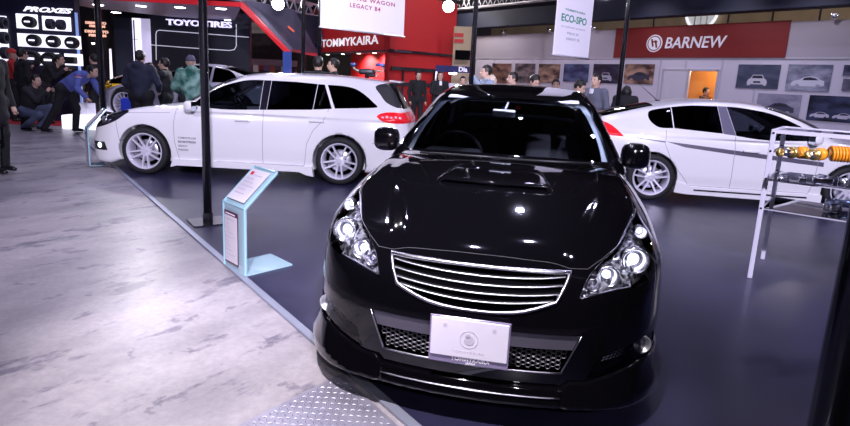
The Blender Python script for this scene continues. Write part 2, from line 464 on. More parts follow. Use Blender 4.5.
# ------------------------------------------------------------------ white fastback hatch
in_w = sp((-2.2, .70), (-1.7, .78), (-1.2, .83), (-.4, .845), (.5, .845), (1.2, .845), (1.6, .82), (1.9, .77), (2.3, .68))
in_g = sp((.1, .94), (.25, .98), (.4, 1.0), (.6, .995), (.75, .985), (.9, .955), (1.05, .90))
in_n = sp((.1, 2.17), (.3, 2.22), (.5, 2.21), (.65, 2.15), (.8, 1.98), (1., 1.7))
in_t = sp((.1, -2.05), (.3, -2.14), (.5, -2.17), (.7, -2.16), (.85, -2.13), (.98, -2.10), (1.06, -2.04), (1.15, -2.02))
in_h = sp((-2.3, 1.0), (-1.5, .99), (-.8, .95), (0., .93), (.6, .94), (1.0, .97), (1.4, .94), (1.8, .84), (2.1, .70), (2.3, .60))
in_c = sp((2.0, .60), (1.6, .86), (1.25, 1.04), (.9, 1.21), (.5, 1.345), (.2, 1.40), (-.1, 1.42), (-.4, 1.422), (-.8, 1.395), (-1.2, 1.33), (-1.6, 1.24), (-2.0, 1.13), (-2.4, .98))
in_cw = sp((-2.3, .62), (-1.6, .74), (-1.0, .79), (0., .81), (.8, .80), (1.5, .72))
def in_f(x, y, z):
    y = np.abs(y)
    side = y-in_w(x)*in_g(z)
    nose = x-(in_n(z)-.14*(y/.7)**2-.16*(y/.78)**6)
    tail = (in_t(z)+.10*(y/.7)**2+.10*(y/.78)**6-x)*.9
    top = z-(in_h(x)-.04*(y/.75)**2)
    f = smax(side, top, .08); f = smax(f, nose, .12); f = smax(f, tail, .07); f = smax(f, .16-z, .05)
    cx = np.where(x > -.3, x+.45*y*y*np.clip((x+.3)/.6, 0, 1), x-.1*y*y)
    ct = z-(in_c(cx)-.04*(y/.55)**2)
    cs = (y-(in_cw(x)-(z-.90)*.45-.08*(z-.9)**2))*.92
    cab = smax(smax(smax(ct, cs, .07), tail, .06), .90-z, .02)
    f = smin(f, cab, .035)
    for wx in (1.31, -1.24):
        cyl = np.sqrt((x-wx)**2+(z-.32)**2)-.350
        f = smax(f, -smax(cyl, .56-y, .01), .012)
    return f
#END_NP
# ------------------------------------------------------------------ materials
M = {}
M['black_paint'] = mat('black_paint', (.0022, .002, .003), .06, 0, coat=1.0, spec=.25)
M['white_paint'] = mat('white_paint', (.82, .80, .83), .25, 0, coat=.8)
M['grey_paint'] = mat('grey_paint', (.10, .10, .14), .25, .3, coat=.8)
M['yellow_paint'] = mat('yellow_paint', (.75, .42, .02), .25, 0, coat=.8)
M['seam'] = mat('shut_line', (.03, .03, .035), .8)
M['seam_white'] = mat('shut_line_pale', (.30, .28, .34), .8)
M['chrome'] = mat('chrome', (.88, .87, .94), .26, 1)
M['bright_reflector'] = mat('bright_reflector', (.95, .95, 1), .33, .85)
M['bucket'] = noise_mat('faceted_reflector', (.10, .10, .12), (.95, .95, 1), 42, .28, metal=.9, detail=1, bump=.8, lo=.40, hi=.56)
M['dark_chrome'] = mat('dark_chrome', (.50, .48, .56), .30, 1)
M['trim_black'] = mat('black_plastic', (.012, .012, .014), .45)
M['dark_void'] = mat('dark_cavity', (.002, .002, .003), .95, spec=.05)
M['rubber'] = mat('tyre_rubber', (.012, .012, .014), .7)
M['rim_silver'] = mat('rim_silver', (.80, .77, .88), .30, .35)
M['rim_dark'] = mat('rim_inner', (.10, .10, .12), .4, .7)
M['disc'] = mat('brake_disc_steel', (.45, .45, .5), .35, .9)
M['glass_clear'] = glass_mat('windscreen_glass', (.82, .87, .90))
M['glass_dark'] = glass_mat('privacy_glass', (.02, .02, .03))
M['glass_mid'] = glass_mat('side_glass', (.30, .33, .38))
M['lens_clear'] = glass_mat('lamp_lens', (.93, .93, .97))
M['interior'] = mat('interior_dark_cloth', (.035, .035, .045), .8)
M['interior_grey'] = mat('interior_grey_trim', (.62, .68, .78), .7)
M['tail_red'] = mat('tail_lamp_red', (.75, .01, .02), .12, 0, coat=1, emit=(1, .02, .03), es=.25)
M['tail_white'] = mat('tail_lamp_white', (.8, .6, .65), .2, 0, coat=1)
M['lamp_glare'] = mat('lit_projector', (.9, .9, 1), .2, emit=(.80, .85, 1), es=2.6)  # emission imitates flash glare on the front lamps
M['grey_stripe'] = mat('grey_stripe', (.10, .09, .13), .35)
M['pillar'] = mat('gloss_dark_pillar', (.012, .012, .02), .15)
M['mirror_glass'] = mat('mirror_glass', (.6, .65, .7), .03, 1)

def side(s): return (lambda C: C[:, 1] > .3) if s > 0 else (lambda C: C[:, 1] < -.3)
def mir(poly): return [(-a, b) for a, b in poly]
def remap(x0, x1):
    return None

def wheel(parent, x, y, z, r=.33, rr=.25, w=.225, rim=None, n=5, steer=0.0, style='twin'):
    """tyre, rim and disc; outer face along the sign of y"""
    s = 1 if y > 0 else -1
    # local z = outwards
    mt = Matrix.Translation((x, y, z)) @ Matrix.Rotation(steer, 4, 'Z') @ Matrix.Rotation(-s*math.pi/2, 4, 'X')
    t = MB(); h = w/2
    prof = [(rr-.01, -h+.012), (rr+.02, -h), (r-.02, -h+.004), (r-.004, -h+.022), (r, -h+.04), (r, h-.04), (r-.004, h-.022), (r-.02, h-.004), (rr+.02, h), (rr-.002, h-.010)]
    t.lathe(prof, 48, mt)
    for g in (-.055, -.018, .018, .055):
        t.lathe([(r-.002, g-.004), (r+.0008, g-.003), (r+.0008, g+.003), (r-.002, g+.004)], 48, mt)
    tyre = t.build('tire', M['rubber'], None); auto_smooth(tyre, 50)
    b = MB()
    b.lathe([(rr-.03, -h+.01), (rr-.035, h-.06), (rr-.022, h-.022), (rr-.004, h-.010), (rr+.004, h-.004), (rr+.002, h+.002), (rr-.012, h), (rr-.018, h-.012), (rr-.028, h-.05), (rr-.024, -h+.01)], 48, mt)
    b.lathe([(0, h-.030), (.028, h-.028), (.033, h-.034), (.075, h-.042), (.080, h-.06), (.075, h-.085), (0, h-.085)], 24, mt)
    for k in range(n):
        a = 2*math.pi*k/n+math.pi/2
        if style == 'twin':
            for q in (-1, 1):
                o = .030*q; o2 = .046*q; wd = .0115
                r0, r1 = .055, rr-.016
                pts = [(r0, o*.8-wd), (r1, o2-wd), (r1, o2+wd), (r0, o*.8+wd)]
                ca, sa = math.cos(a), math.sin(a)
                V = []
                for dz0, dz1 in ((-.036, -.014), (-.066, -.046)):
                    for i, (px, py) in enumerate(pts):
                        zz = h+(dz1 if i in (1, 2) else dz0)
                        V.append(mt@Vector((px*ca-py*sa, px*sa+py*ca, zz)))
                b.add(V, [(0, 1, 2, 3), (7, 6, 5, 4), (0, 4, 5, 1), (1, 5, 6, 2), (2, 6, 7, 3), (3, 7, 4, 0)])
        else:
            ca, sa = math.cos(a), math.sin(a); wd = .011; V = []
            for dz0, dz1 in ((-.03, -.012), (-.06, -.04)):
                for i, (px, py) in enumerate([(.05, -wd), (rr-.016, -wd*.7), (rr-.016, wd*.7), (.05, wd)]):
                    V.append(mt@Vector((px*ca-py*sa, px*sa+py*ca, h+(dz1 if i in (1, 2) else dz0))))
            b.add(V, [(0, 1, 2, 3), (7, 6, 5, 4), (0, 4, 5, 1), (1, 5, 6, 2), (2, 6, 7, 3), (3, 7, 4, 0)])
    for k in range(5):
        a = 2*math.pi*(k+.5)/5
        b.lathe([(0, h-.032), (.008, h-.034), (.008, h-.05)], 8, mt@Matrix.Translation((.052*math.cos(a), .052*math.sin(a), 0)))
    rim_o = b.build('wheel', rim or M['rim_silver'], parent); auto_smooth(rim_o, 35)
    tyre.parent = rim_o
    d = MB(); d.lathe([(.07, h-.10), (.155, h-.10), (.158, h-.105), (.158, h-.12), (.07, h-.12)], 32, mt)
    d.lathe([(0, h-.09), (.08, h-.09), (.08, h-.12)], 24, mt)
    d.box(mt@Vector((.11*math.cos(.4), .11*math.sin(.4), h-.095)), (.10, .05, .14), rot=mt.to_3x3()@Matrix.Rotation(.4+math.pi/2, 3, 'Z')@Matrix.Rotation(math.pi/2, 3, 'X'), bev=.01)
    d.build('brake_disc', M['disc'], rim_o, True)
    v = MB(); v.lathe([(0, -h+.02), (rr-.02, -h+.02)], 32, mt); v.build('wheel_back', M['dark_void'], rim_o)
    return rim_o

def seat(parent, x, y, z=.42, h=1.20, mtl=None, w=.50):
    mtl = mtl or M['interior']
    b = MB(); b.box((x+.05, y, z), (.50, w, .16), bev=.06)
    rot = Matrix.Rotation(R_(-18), 3, 'Y')
    b.box((x-.26, y, z+.36), (.15, w, .62), rot=rot, bev=.06)
    o = b.build('seat', mtl, parent, True)
    c = MB(); c.box((x-.38, y, h-.13), (.09, .27, .19), rot=rot, bev=.04)
    for q in (-.06, .06): c.tube([(x-.36, y+q, h-.28), (x-.38, y+q, h-.15)], .006, 6)
    c.build('headrest', mtl, o, True)
def steering(parent, x, y, z, tilt=25):
    b = MB(); mt = Matrix.Translation((x, y, z))@Matrix.Rotation(R_(-90+tilt), 4, 'Y')
    b.tube([mt@Vector((.185*math.cos(a), .185*math.sin(a), 0)) for a in [2*math.pi*i/32 for i in range(32)]], .015, 8, closed=True)
    b.lathe([(0, .0), (.05, 0), (.065, -.02), (.05, -.05), (0, -.05)], 20, mt)
    for a in (0, math.pi*.5+.4, -math.pi*.5-.4, ):
        b.tube([mt@Vector((.05*math.cos(a), .05*math.sin(a), -.02)), mt@Vector((.18*math.cos(a), .18*math.sin(a), 0))], .014, 6)
    b.tube([mt@Vector((0, 0, -.04)), mt@Vector((.0, 0, -.30))], .03, 8)
    b.build('steering_wheel', M['trim_black'], parent, True)
def cabin(parent, ysteer, x_dash=.78, zb=.93, hs=1.20, w=.70, rear=-1.0, liner=None, lcut=(), wcut=None):
    d = MB(); d.box((x_dash, 0, zb-.09), (.52, w*2-.06, .16), bev=.06)
    d.box((x_dash-.10, ysteer, zb-.01), (.26, .40, .09), bev=.035)
    d.box((x_dash-.32, 0, .60), (.30, .26, .40), bev=.03)
    d.build('dashboard', M['interior'], parent, True)
    steering(parent, x_dash-.36, ysteer, zb-.03)
    seat(parent, -.10, .37, h=hs); seat(parent, -.10, -.37, h=hs)
    b = MB(); b.box((rear+.05, 0, .42), (.5, w*2-.15, .16), bev=.05); b.box((rear-.28, 0, .72), (.15, w*2-.15, .6), rot=Matrix.Rotation(R_(-20), 3, 'Y'), bev=.05)
    for yy in (-.4, 0, .4): b.box((rear-.42, yy, hs-.16), (.08, .25, .15), bev=.035)
    b.build('rear_seat', M['interior'], parent, True)
    f = MB(); f.box((0, 0, .27), (3.2, 1.25, .03)); f.build('cabin_floor', M['interior'], parent)
def liner_obj(fcab, off, lo, hi, res, cuts, parent, m, zmin=1.0):
    fl = lambda x, y, z: smax(fcab(x, y, z)+off, zmin-z, .01)
    V, F = surface_net(fl, lo, hi, res, sym=True); s = Soup(V, F, fl)
    for poly, axes, cond in cuts: s.cut(poly, axes, cond)
    s.take(lambda C: C[:, 2] < zmin+.012)
    return soup_obj(s, 'headliner', m, parent)
def mirror_part(parent, c, d, m, s, base):
    """door mirror: rounded housing with a foot"""
    f = lambda x, y, z: (np.abs((x-c[0])/d[0])**2.2+np.abs((y-c[1])/d[1])**3+np.abs((z-c[2])/d[2])**3-1)*min(d)*.4
    V, F = surface_net(f, [c[i]-d[i]*1.2 for i in range(3)], [c[i]+d[i]*1.2 for i in range(3)], .012)
    V[:, 0] = np.maximum(V[:, 0], c[0]-d[0]*.45)
    o = soup_obj(Soup(V, F, f), 'side_mirror', m, parent)
    b = MB(); b.tube([base, (c[0], c[1]-s*d[1]*.6, c[2]-d[2]*.6)], [.035, .02], 10); b.build('mirror_foot', M['trim_black'], o, True)
    g = MB(); g.box((c[0]-d[0]*.46, c[1], c[2]), (.006, d[1]*1.6, d[2]*1.6), bev=.002); g.build('mirror_glass', M['mirror_glass'], o)
    return o

# ------------------------------------------------------------------ black saloon
def build_b4():
    car = thing('car', 'glossy black saloon in the foreground facing the camera, with a pearl white plate', 'car', (0.721, 4.6074, 0), -1.7700)
    V, F = surface_net(b4_f, (-2.6, 0, .1), (2.6, 1.05, 1.6), .0175, sym=True)
    s = Soup(V, F, b4_f)
    fwd = lambda C: C[:, 0] > 1.1
    P = M['black_paint']
    # windscreen
    ws = spline_poly([(-.70, 1.015), (-.35, 1.042), (0, 1.05), (.35, 1.042), (.70, 1.015), (.665, 1.15), (.60, 1.335), (.53, 1.375), (.3, 1.385), (0, 1.39), (-.3, 1.385), (-.53, 1.375), (-.60, 1.335), (-.665, 1.15)], corners=(0, 4), seg=4)
    cw = lambda C: (C[:, 0] > -.1) & (C[:, 2] > .98)
    g = s.cut(ws, (1, 2), cw); soup_obj(g, 'windscreen', M['glass_clear'], car)
    rw = spline_poly([(-.62, 1.10), (0, 1.11), (.62, 1.10), (.54, 1.32), (.45, 1.37), (0, 1.385), (-.45, 1.37), (-.54, 1.32)], corners=(0, 2), seg=4)
    g = s.cut(rw, (1, 2), lambda C: (C[:, 0] < -.9) & (C[:, 2] > 1.0)); soup_obj(g, 'rear_window', M['glass_dark'], car)
    fw = spline_poly([(.66, 1.03), (.40, 1.20), (.10, 1.33), (-.05, 1.375), (-.30, 1.39), (-.36, 1.39), (-.36, 1.03)], corners=(0, 4, 5, 6), seg=4)
    bw = spline_poly([(-.46, 1.39), (-.7, 1.39), (-1.0, 1.36), (-1.25, 1.29), (-1.52, 1.08), (-1.45, 1.05), (-.46, 1.03)], corners=(0, 4, 6), seg=4)
    for q in (1, -1):
        cs = lambda C, q=q: (C[:, 1]*q > .35) & (C[:, 2] > .99)
        soup_obj(s.cut(fw, (0, 2), cs), 'front_side_window', M['glass_mid'], car)
        soup_obj(s.cut(bw, (0, 2), cs), 'rear_side_window', M['glass_dark'], car)
    # headlamps
    hl = [(.742, .893), (.676, .845), (.617, .787), (.541, .743), (.477, .685), (.440, .602), (.526, .624), (.61, .640), (.705, .648), (.775, .665), (.818, .70), (.815, .745), (.795, .803), (.762, .853)]
    hls = spline_poly(hl, corners=(0, 5), seg=5)
    for q in (1, -1):
        pol = hls if q > 0 else mir(hls)
        g = s.cut(pol, (1, 2), lambda C, q=q: (C[:, 0] > 1.5) & (C[:, 1]*q > 0))
        bucket = Soup(g.V.copy(), list(g.F), b4_f)
        ho = soup_obj(bucket, 'headlight', M['bucket'], car, offset=-.05)
        soup_obj(g, 'headlight_lens', M['lens_clear'], ho, offset=.001)
        # rim of the bucket
        rm = MB(); pts = []
        for (yy, zz) in pol[::2]:
            C = g.V[np.argmin((g.V[:, 1]-yy)**2+(g.V[:, 2]-zz)**2)]; pts.append(Vector(C))
        rm.tube([p+Vector((-.012, 0, 0)) for p in pts], .006, 6, closed=True); rm.build('lamp_bezel', M['dark_chrome'], ho, True)
        def at_front(yy, zz, d):
            C = V[(V[:, 0] > 1.4)]; C = C[np.argmin((C[:, 1]-yy)**2+(C[:, 2]-zz)**2)]
            return Vector((C[0]-d, yy, zz))
        for (yy, zz, r, lit) in ((.69*q, .735, .062, 1), (.565*q, .682, .048, 1), (.735*q, .825, .030, 1), (.50*q, .655, .028, 0)):
            c = at_front(yy, zz, .075)
            d = Vector((1, .12*q, -.02)).normalized()
            mt = Matrix.Translation(c)@d.to_track_quat('Z', 'Y').to_matrix().to_4x4()
            b = MB(); b.lathe([(r*.62, .005), (r*.66, .02), (r*.86, .045), (r, .052), (r*1.05, .045), (r*1.0, .0)], 32, mt)
            b.build('lamp_ring', M['chrome'], ho, True)
            b = MB(); b.lathe([(r*.44, .010), (r*.62, .006)], 24, mt); b.build('lamp_shroud', M['dark_chrome'], ho)
            b = MB(); b.lathe([(0, .028), (r*.2, .026), (r*.36, .020), (r*.44, .008), (r*.44, -.01)], 24, mt)
            b.build('lamp_bulb', M['lamp_glare'] if lit else M['bright_reflector'], ho, True)
    # radiator grille
    go = [(-.405, .706), (-.2, .706), (0, .702), (.2, .706), (.405, .706), (.385, .66), (.350, .592), (.23, .549), (.12, .531), (0, .527), (-.12, .531), (-.23, .549), (-.350, .592), (-.385, .66)]
    gos = spline_poly(go, corners=(0, 4, 6, 12), seg=4)
    g = s.cut(gos, (1, 2), fwd)
    gr = soup_obj(g, 'grille', M['dark_void'], car, offset=-.05)
    def fx(yy, zz, off=0.0):
        x = 2.4
        a, b = 1.5, 2.6
        for _ in range(26):
            mdl = (a+b)/2
            if float(b4_low(np.array(mdl), np.array(yy), np.array(zz))) < 0: a = mdl
            else: b = mdl
        return Vector((a+off, yy, zz))
    fr = MB(); fr.tube([fx(y_, z_, .004) for y_, z_ in gos], .0085, 8, closed=True); fr.build('grille_frame', M['dark_chrome'], gr, True)
    for zc, ze, yw in ((.668, .686, .383), (.635, .655, .372), (.601, .622, .360), (.566, .594, .338)):
        sl = MB(); pts = [];
        for i in range(25):
            yy = -yw+2*yw*i/24; pts.append(fx(yy, zc+(ze-zc)*(yy/yw)**2, -.006))
        V2 = []; n = len(pts)
        for p in pts:
            for dx, dz in ((.010, -.0015), (.009, .005), (-.006, .006), (-.006, -.003)): V2.append(p+Vector((dx, 0, dz)))
        F2 = [(i*4+k, i*4+(k+1) % 4, (i+1)*4+(k+1) % 4, (i+1)*4+k) for i in range(n-1) for k in range(4)]
        sl.add(V2, F2); so_ = auto_smooth(sl.build('grille_slat', M['trim_black'], gr), 40)
        e2 = MB(); e2.tube([p+Vector((.011, 0, .002)) for p in pts], .0032, 6); e2.build('slat_edge', M['bright_reflector'], gr, True)
    top = MB(); top.tube([fx(-.40+.8*i/24, .703, .004) for i in range(25)], .010, 8); top.build('grille_slat', M['chrome'], gr, True)
    # lower intake with satin band and mesh
    band = [(-.468, .455), (.468, .455), (.440, .385), (-.440, .385)]
    s.cut(strip([(-.470, .457), (.470, .457)], .006), (1, 2), fwd, inplace_mat=1)
    g = s.cut(band, (1, 2), fwd); bo = soup_obj(g, 'intake_band', mat('satin_dark_grey', (.12, .11, .145), .42, .5), car, offset=-.012)
    ik = [(-.440, .385), (.440, .385), (.395, .283), (-.395, .283)]
    g = s.cut(ik, (1, 2), fwd); io = soup_obj(g, 'lower_grille', M['dark_void'], car, offset=-.07)
    ms = MB(); hx = .017
    for i in range(-22, 23):
        for j in range(0, 5):
            yy = i*hx*1.25; zz = .296+j*hx*1.25+(hx*.62 if i % 2 else 0)
            if abs(yy) > .395+(zz-.283)*.45-.016 or zz > .376: continue
            c = fx(yy, zz, -.03)
            ms.tube([c+Vector((0, .0115*math.cos(a), .0105*math.sin(a))) for a in [math.pi/3*k for k in range(6)]], .0022, 4, closed=True)
    ms.build('grille_mesh', mat('mesh_grey', (.09, .085, .10), .45, .5), io)
    ed = MB(); ed.tube([fx(-.395+.79*i/20, .283, .003) for i in range(21)], .005, 6)
    for q in (-1, 1): ed.tube([fx(q*(.395+.075*i/6), .283+.172*i/6, .002) for i in range(7)], .004, 6)
    ed.build('intake_edge', M['dark_chrome'], io, True)
    # fog lamps
    fg = spline_poly([(.505, .262), (.54, .345), (.64, .385), (.755, .415), (.815, .405), (.825, .35), (.79, .285), (.67, .258)], corners=(0, 1), seg=4)
    for q in (1, -1):
        pol = fg if q > 0 else mir(fg)
        g = s.cut(pol, (1, 2), lambda C, q=q: (C[:, 0] > 1.86) & (C[:, 1]*q > 0))
        fo = soup_obj(Soup(g.V.copy(), list(g.F), b4_f), 'fog_light', M['trim_black'], car, offset=-.045)
        soup_obj(g, 'fog_lens', glass_mat('smoked_lens', (.55, .55, .6)), fo, offset=-.004)
        c = fx(.745*q, .372, -.055); d = Vector((1, .25*q, 0)).normalized()
        mt = Matrix.Translation(c)@d.to_track_quat('Z', 'Y').to_matrix().to_4x4(); r = .040
        b = MB(); b.lathe([(0, 0), (r*.5, .008), (r*.9, .03), (r, .04), (r*1.08, .036), (r*1.0, .0)], 28, mt)
        b.lathe([(0, .02), (.012, .016), (.014, 0)], 12, mt); b.build('fog_reflector', M['bright_reflector'], fo, True)
        b = MB()
        for k in range(9):
            yy = (.57+.016*k)*q; zz = .325+.0035*k
            for j in range(3): b.tube([fx(yy+.005*j*q, zz+j*.013, -.03), fx(yy+.009*q+.005*j*q, zz+.006+j*.013, -.03)], .0022, 4)
        b.build('fog_mesh', M['dark_chrome'], fo)
    # bonnet scoop
    def sc(x, y, z):
        hz = b4_h(x)-.02
        yw = .325-(1.66-x)*.15; zz = z-(hz+.075-np.clip(1.66-x, 0, 1)*.10)
        f = smax(smax(np.abs(y)-yw, zz, .05), x-1.655-.10*np.clip(.0-np.abs(y), -1, 0)*.6, .02)
        f = smax(f, 1.1-x, .05); f = smax(f, hz-.04-z, .01)
        mouth = smax(smax(np.abs(y)-.285, z-(hz+.052), .02), smax(hz+.012-z, 1.52-x, .01), .01)
        return smax(f, -mouth, .008)
    V2, F2 = surface_net(sc, (1.0, 0, .80), (1.72, .42, 1.12), .010, sym=True)
    sco = soup_obj(Soup(V2, F2, sc), 'bonnet_scoop', P, car)
    b = MB(); b.box((1.54, 0, .955), (.01, .56, .05)); b.build('scoop_void', M['dark_void'], sco)
    # shut lines
    bon = [(.99, -.70), (1.5, -.735), (1.70, -.725), (1.86, -.675), (2.03, -.615), (2.13, -.54), (2.195, -.478), (2.215, -.40), (2.228, -.2), (2.232, 0)]
    bon = bon+[(a, -b) for a, b in bon[-2::-1]]
    tops = lambda C: (C[:, 2] > .66) & (C[:, 0] > .8)
    s.cut(strip(bon, .006), (0, 1), tops, inplace_mat=1)
    bpoly = bon+[(1.09, .45), (1.14, 0), (1.09, -.45)]
    soup_obj(s.cut(bpoly, (0, 1), tops), 'bonnet', P, car)
    for q in (1, -1):
        for ln in ([(.93, .95), (.95, .6), (.93, .22)], [(-.40, 1.0), (-.41, .22)], [(-1.30, .96), (-1.12, .8), (-1.0, .55), (-.93, .3), (-.93, .22)], [(.93, .22), (-.93, .22)]):
            s.cut(strip(ln, .006), (0, 2), side(q), inplace_mat=1)
        soup_obj(s.cut([(.925, .99), (.945, .6), (.925, .225), (-.405, .225), (-.397, 1.0)], (0, 2), lambda C, q=q: (C[:, 1]*q > .6) & (C[:, 2] < .985)), 'front_door', P, car)
        soup_obj(s.cut([(-.405, .99), (-.415, .225), (-.927, .225), (-.927, .3), (-.995, .55), (-1.115, .8), (-1.29, .97)], (0, 2), lambda C, q=q: (C[:, 1]*q > .6) & (C[:, 2] < .985)), 'rear_door', P, car)
    bump = [(1.80, .0), (1.80, .48), (1.98, .665), (2.16, .640), (2.235, .60), (2.21, .705), (2.6, .715), (2.6, .0)]
    soup_obj(s.cut(bump, (0, 2), lambda C: C[:, 0] > 1.7), 'front_bumper', [P, M['seam']], car)
    soup_obj(s.cut([(-1.82, 0), (-1.82, .55), (-2.1, .62), (-2.8, .62), (-2.8, 0)], (0, 2), lambda C: C[:, 0] < -1.7), 'rear_bumper', [P, M['seam']], car)
    soup_obj(s, 'body_shell', [P, M['seam']], car)
    # lip spoiler
    def lip(x, y, z):
        ya = np.abs(y)
        zt = .215+.095*np.clip((ya-.40)/.33, 0, 1)+.045*np.exp(-((ya-.47)/.05)**2)*0
        zt = np.where(ya > .40, np.maximum(zt, .245), zt)-.04*np.clip((.43-ya)/.03, 0, 1)*(ya > .40)
        t = np.clip((zt-z)/.12, 0, 1)
        off = .012+.042*t+.018*np.clip((ya-.5)/.2, 0, 1)*t
        return smax(smax(b4_low(x, y, .30+z*0)-off, z-zt, .012), smax(.132-z, 1.72-x, .01), .02)
    V2, F2 = surface_net(lip, (1.68, 0, .07), (2.55, 1.0, .36), .012, sym=True)
    soup_obj(Soup(V2, F2, lip), 'lip_spoiler', P, car)
    sp2 = MB()
    sp2.tube([Vector((fx(yy, .25).x+.034, yy, .180)) for yy in [-.40+.8*i/20 for i in range(21)]], .004, 6); sp2.build('lip_edge', M['dark_chrome'], car, True)
    # number plate
    b = MB(); b.box((2.425, 0, .408), (.008, .345, .212), bev=.003); b.build('plate_holder', mat('clear_acrylic_tint', (.25, .2, .35), .1, coat=1), car)
    b = MB(); b.box((2.433, 0, .422), (.008, .331, .172), bev=.003)
    pl = b.build('number_plate', mat('pearl_white_plate', (.80, .75, .87), .5), car)
    gy = mat('pale_grey_print', (.60, .55, .66), .6)
    mt = Matrix(((0, 0, 1, 2.4375), (1, 0, 0, 0), (0, 1, 0, .422), (0, 0, 0, 1)))
    e = MB()
    e.lathe([(.040, 0), (.040, .001), (.037, .001), (.037, 0)], 40, mt)
    e.lathe([(0, .001), (.020, .001), (.022, 0)], 24, mt@Matrix.Translation((.002, -.004, 0)))
    e.lathe([(0, .001), (.012, .001), (.013, 0)], 16, mt@Matrix.Translation((-.004, .016, 0)))
    for q in (-1, 1):
        e.lathe([(0, .001), (.009, .001), (.009, 0)], 12, mt@Matrix.Translation((q*.105, .055, 0)))
    e.build('plate_emblem', gy, pl)
    text_obj('plate_lettering', 'T O M M Y K A I R A', .017, gy, pl, mt@Matrix.Translation((0, -.058, 0)), .0006, squash=.9)
    mt2 = Matrix(((0, 0, 1, 2.4375), (1, 0, 0, 0), (0, 1, 0, .330), (0, 0, 0, 1)))
    wt = mat('white_print', (.9, .88, .95), .5)
    text_obj('plate_lettering', 'TOMMYKAIRA', .026, wt, pl, Matrix(((0, 0, 1, 2.4305), (1, 0, 0, .01), (0, 1, 0, .326), (0, 0, 0, 1))), .001, bold=.0006)
    text_obj('plate_lettering', 'JAPAN', .014, wt, pl, Matrix(((0, 0, 1, 2.4305), (1, 0, 0, .012), (0, 1, 0, .309), (0, 0, 0, 1))), .001, bold=.0006)
    # mirrors, wipers, interior, wheels
    for q in (1, -1): mirror_part(car, (.62, .882*q, 1.055), (.085, .095, .088), P, q, (.62, .76*q, 1.0))
    w_ = MB()
    for (a, b_, c) in (((1.12, -.52), (1.13, -.1), (1.10, .05)), ((1.14, .0), (1.12, .38), (1.05, .55))):
        w_.tube([(a[0], a[1], 1.035), (b_[0], b_[1], 1.040), (c[0], c[1], 1.035)], .008, 6)
    w_.build('wiper', M['trim_black'], car, True)
    mr = MB(); mr.box((.46, -.04, 1.285), (.03, .17, .055), rz=R_(-8), bev=.012); mr.tube([(.46, -.04, 1.29), (.36, -.02, 1.36)], .008, 6)
    mr.build('rear_view_mirror', M['interior_grey'], car, True)
    for q in (1, -1):
        vz = MB(); vz.box((.11, q*.36, 1.383), (.10, .30, .012), rot=Matrix.Rotation(R_(8), 3, 'Y'), bev=.005); vz.build('sun_visor', M['interior_grey'], car, True)
    st = MB(); st.box((.34, .055, 1.325), (.004, .035, .022)); st.build('windscreen_sticker', mat('red_sticker', (.7, .02, .02), .5), car)
    st = MB(); st.box((.352, -.05, 1.318), (.004, .028, .026)); st.build('windscreen_sticker', mat('blue_sticker', (.05, .2, .8), .5), car)
    cabin(car, -.37, x_dash=.80, zb=.99, hs=1.23)
    lw = spline_poly([(-.66, .95), (0, .95), (.66, .95), (.635, 1.12), (.545, 1.31), (.45, 1.345), (0, 1.36), (-.45, 1.345), (-.545, 1.31), (-.635, 1.12)], corners=(0, 2), seg=4)
    lf = spline_poly([(.58, .98), (.34, 1.19), (.06, 1.31), (-.2, 1.355), (-.33, 1.355), (-.35, .98)], corners=(0, 4, 5), seg=4)
    lb = spline_poly([(-.48, 1.355), (-.8, 1.355), (-1.05, 1.32), (-1.25, 1.22), (-1.42, .98), (-.47, .98)], corners=(0, 4, 5), seg=4)
    cuts = [(lw, (1, 2), lambda C: C[:, 0] > .0), (rw, (1, 2), lambda C: C[:, 0] < -.9)]
    for q in (1, -1):
        cs = lambda C, q=q: C[:, 1]*q > .35
        cuts += [(lf, (0, 2), cs), (lb, (0, 2), cs)]
    liner_obj(b4_cab, .03, (-2.3, 0, .9), (1.5, 1.0, 1.6), .025, cuts, car, M['interior_grey'], zmin=.98)
    for x in (1.40, -1.35):
        for q in (1, -1): wheel(car, x, .775*q, .335, r=.335, rr=.25)
    return car
build_b4()
def door_handle(parent, x, y, z, m, s):
    b = MB(); b.box((x, y+s*.030, z), (.20, .018, .030), bev=.008)
    for q in (-.085, .085): b.box((x+q, y+s*.016, z), (.03, .03, .022), bev=.006)
    b.build('door_handle', m, parent, True)
def yside(f, x, z, s=1):
    a, b = .3, 1.1
    for _ in range(24):
        md = (a+b)/2
        if float(f(np.array(x), np.array(s*md), np.array(z))) < 0: a = md
        else: b = md
    return s*a
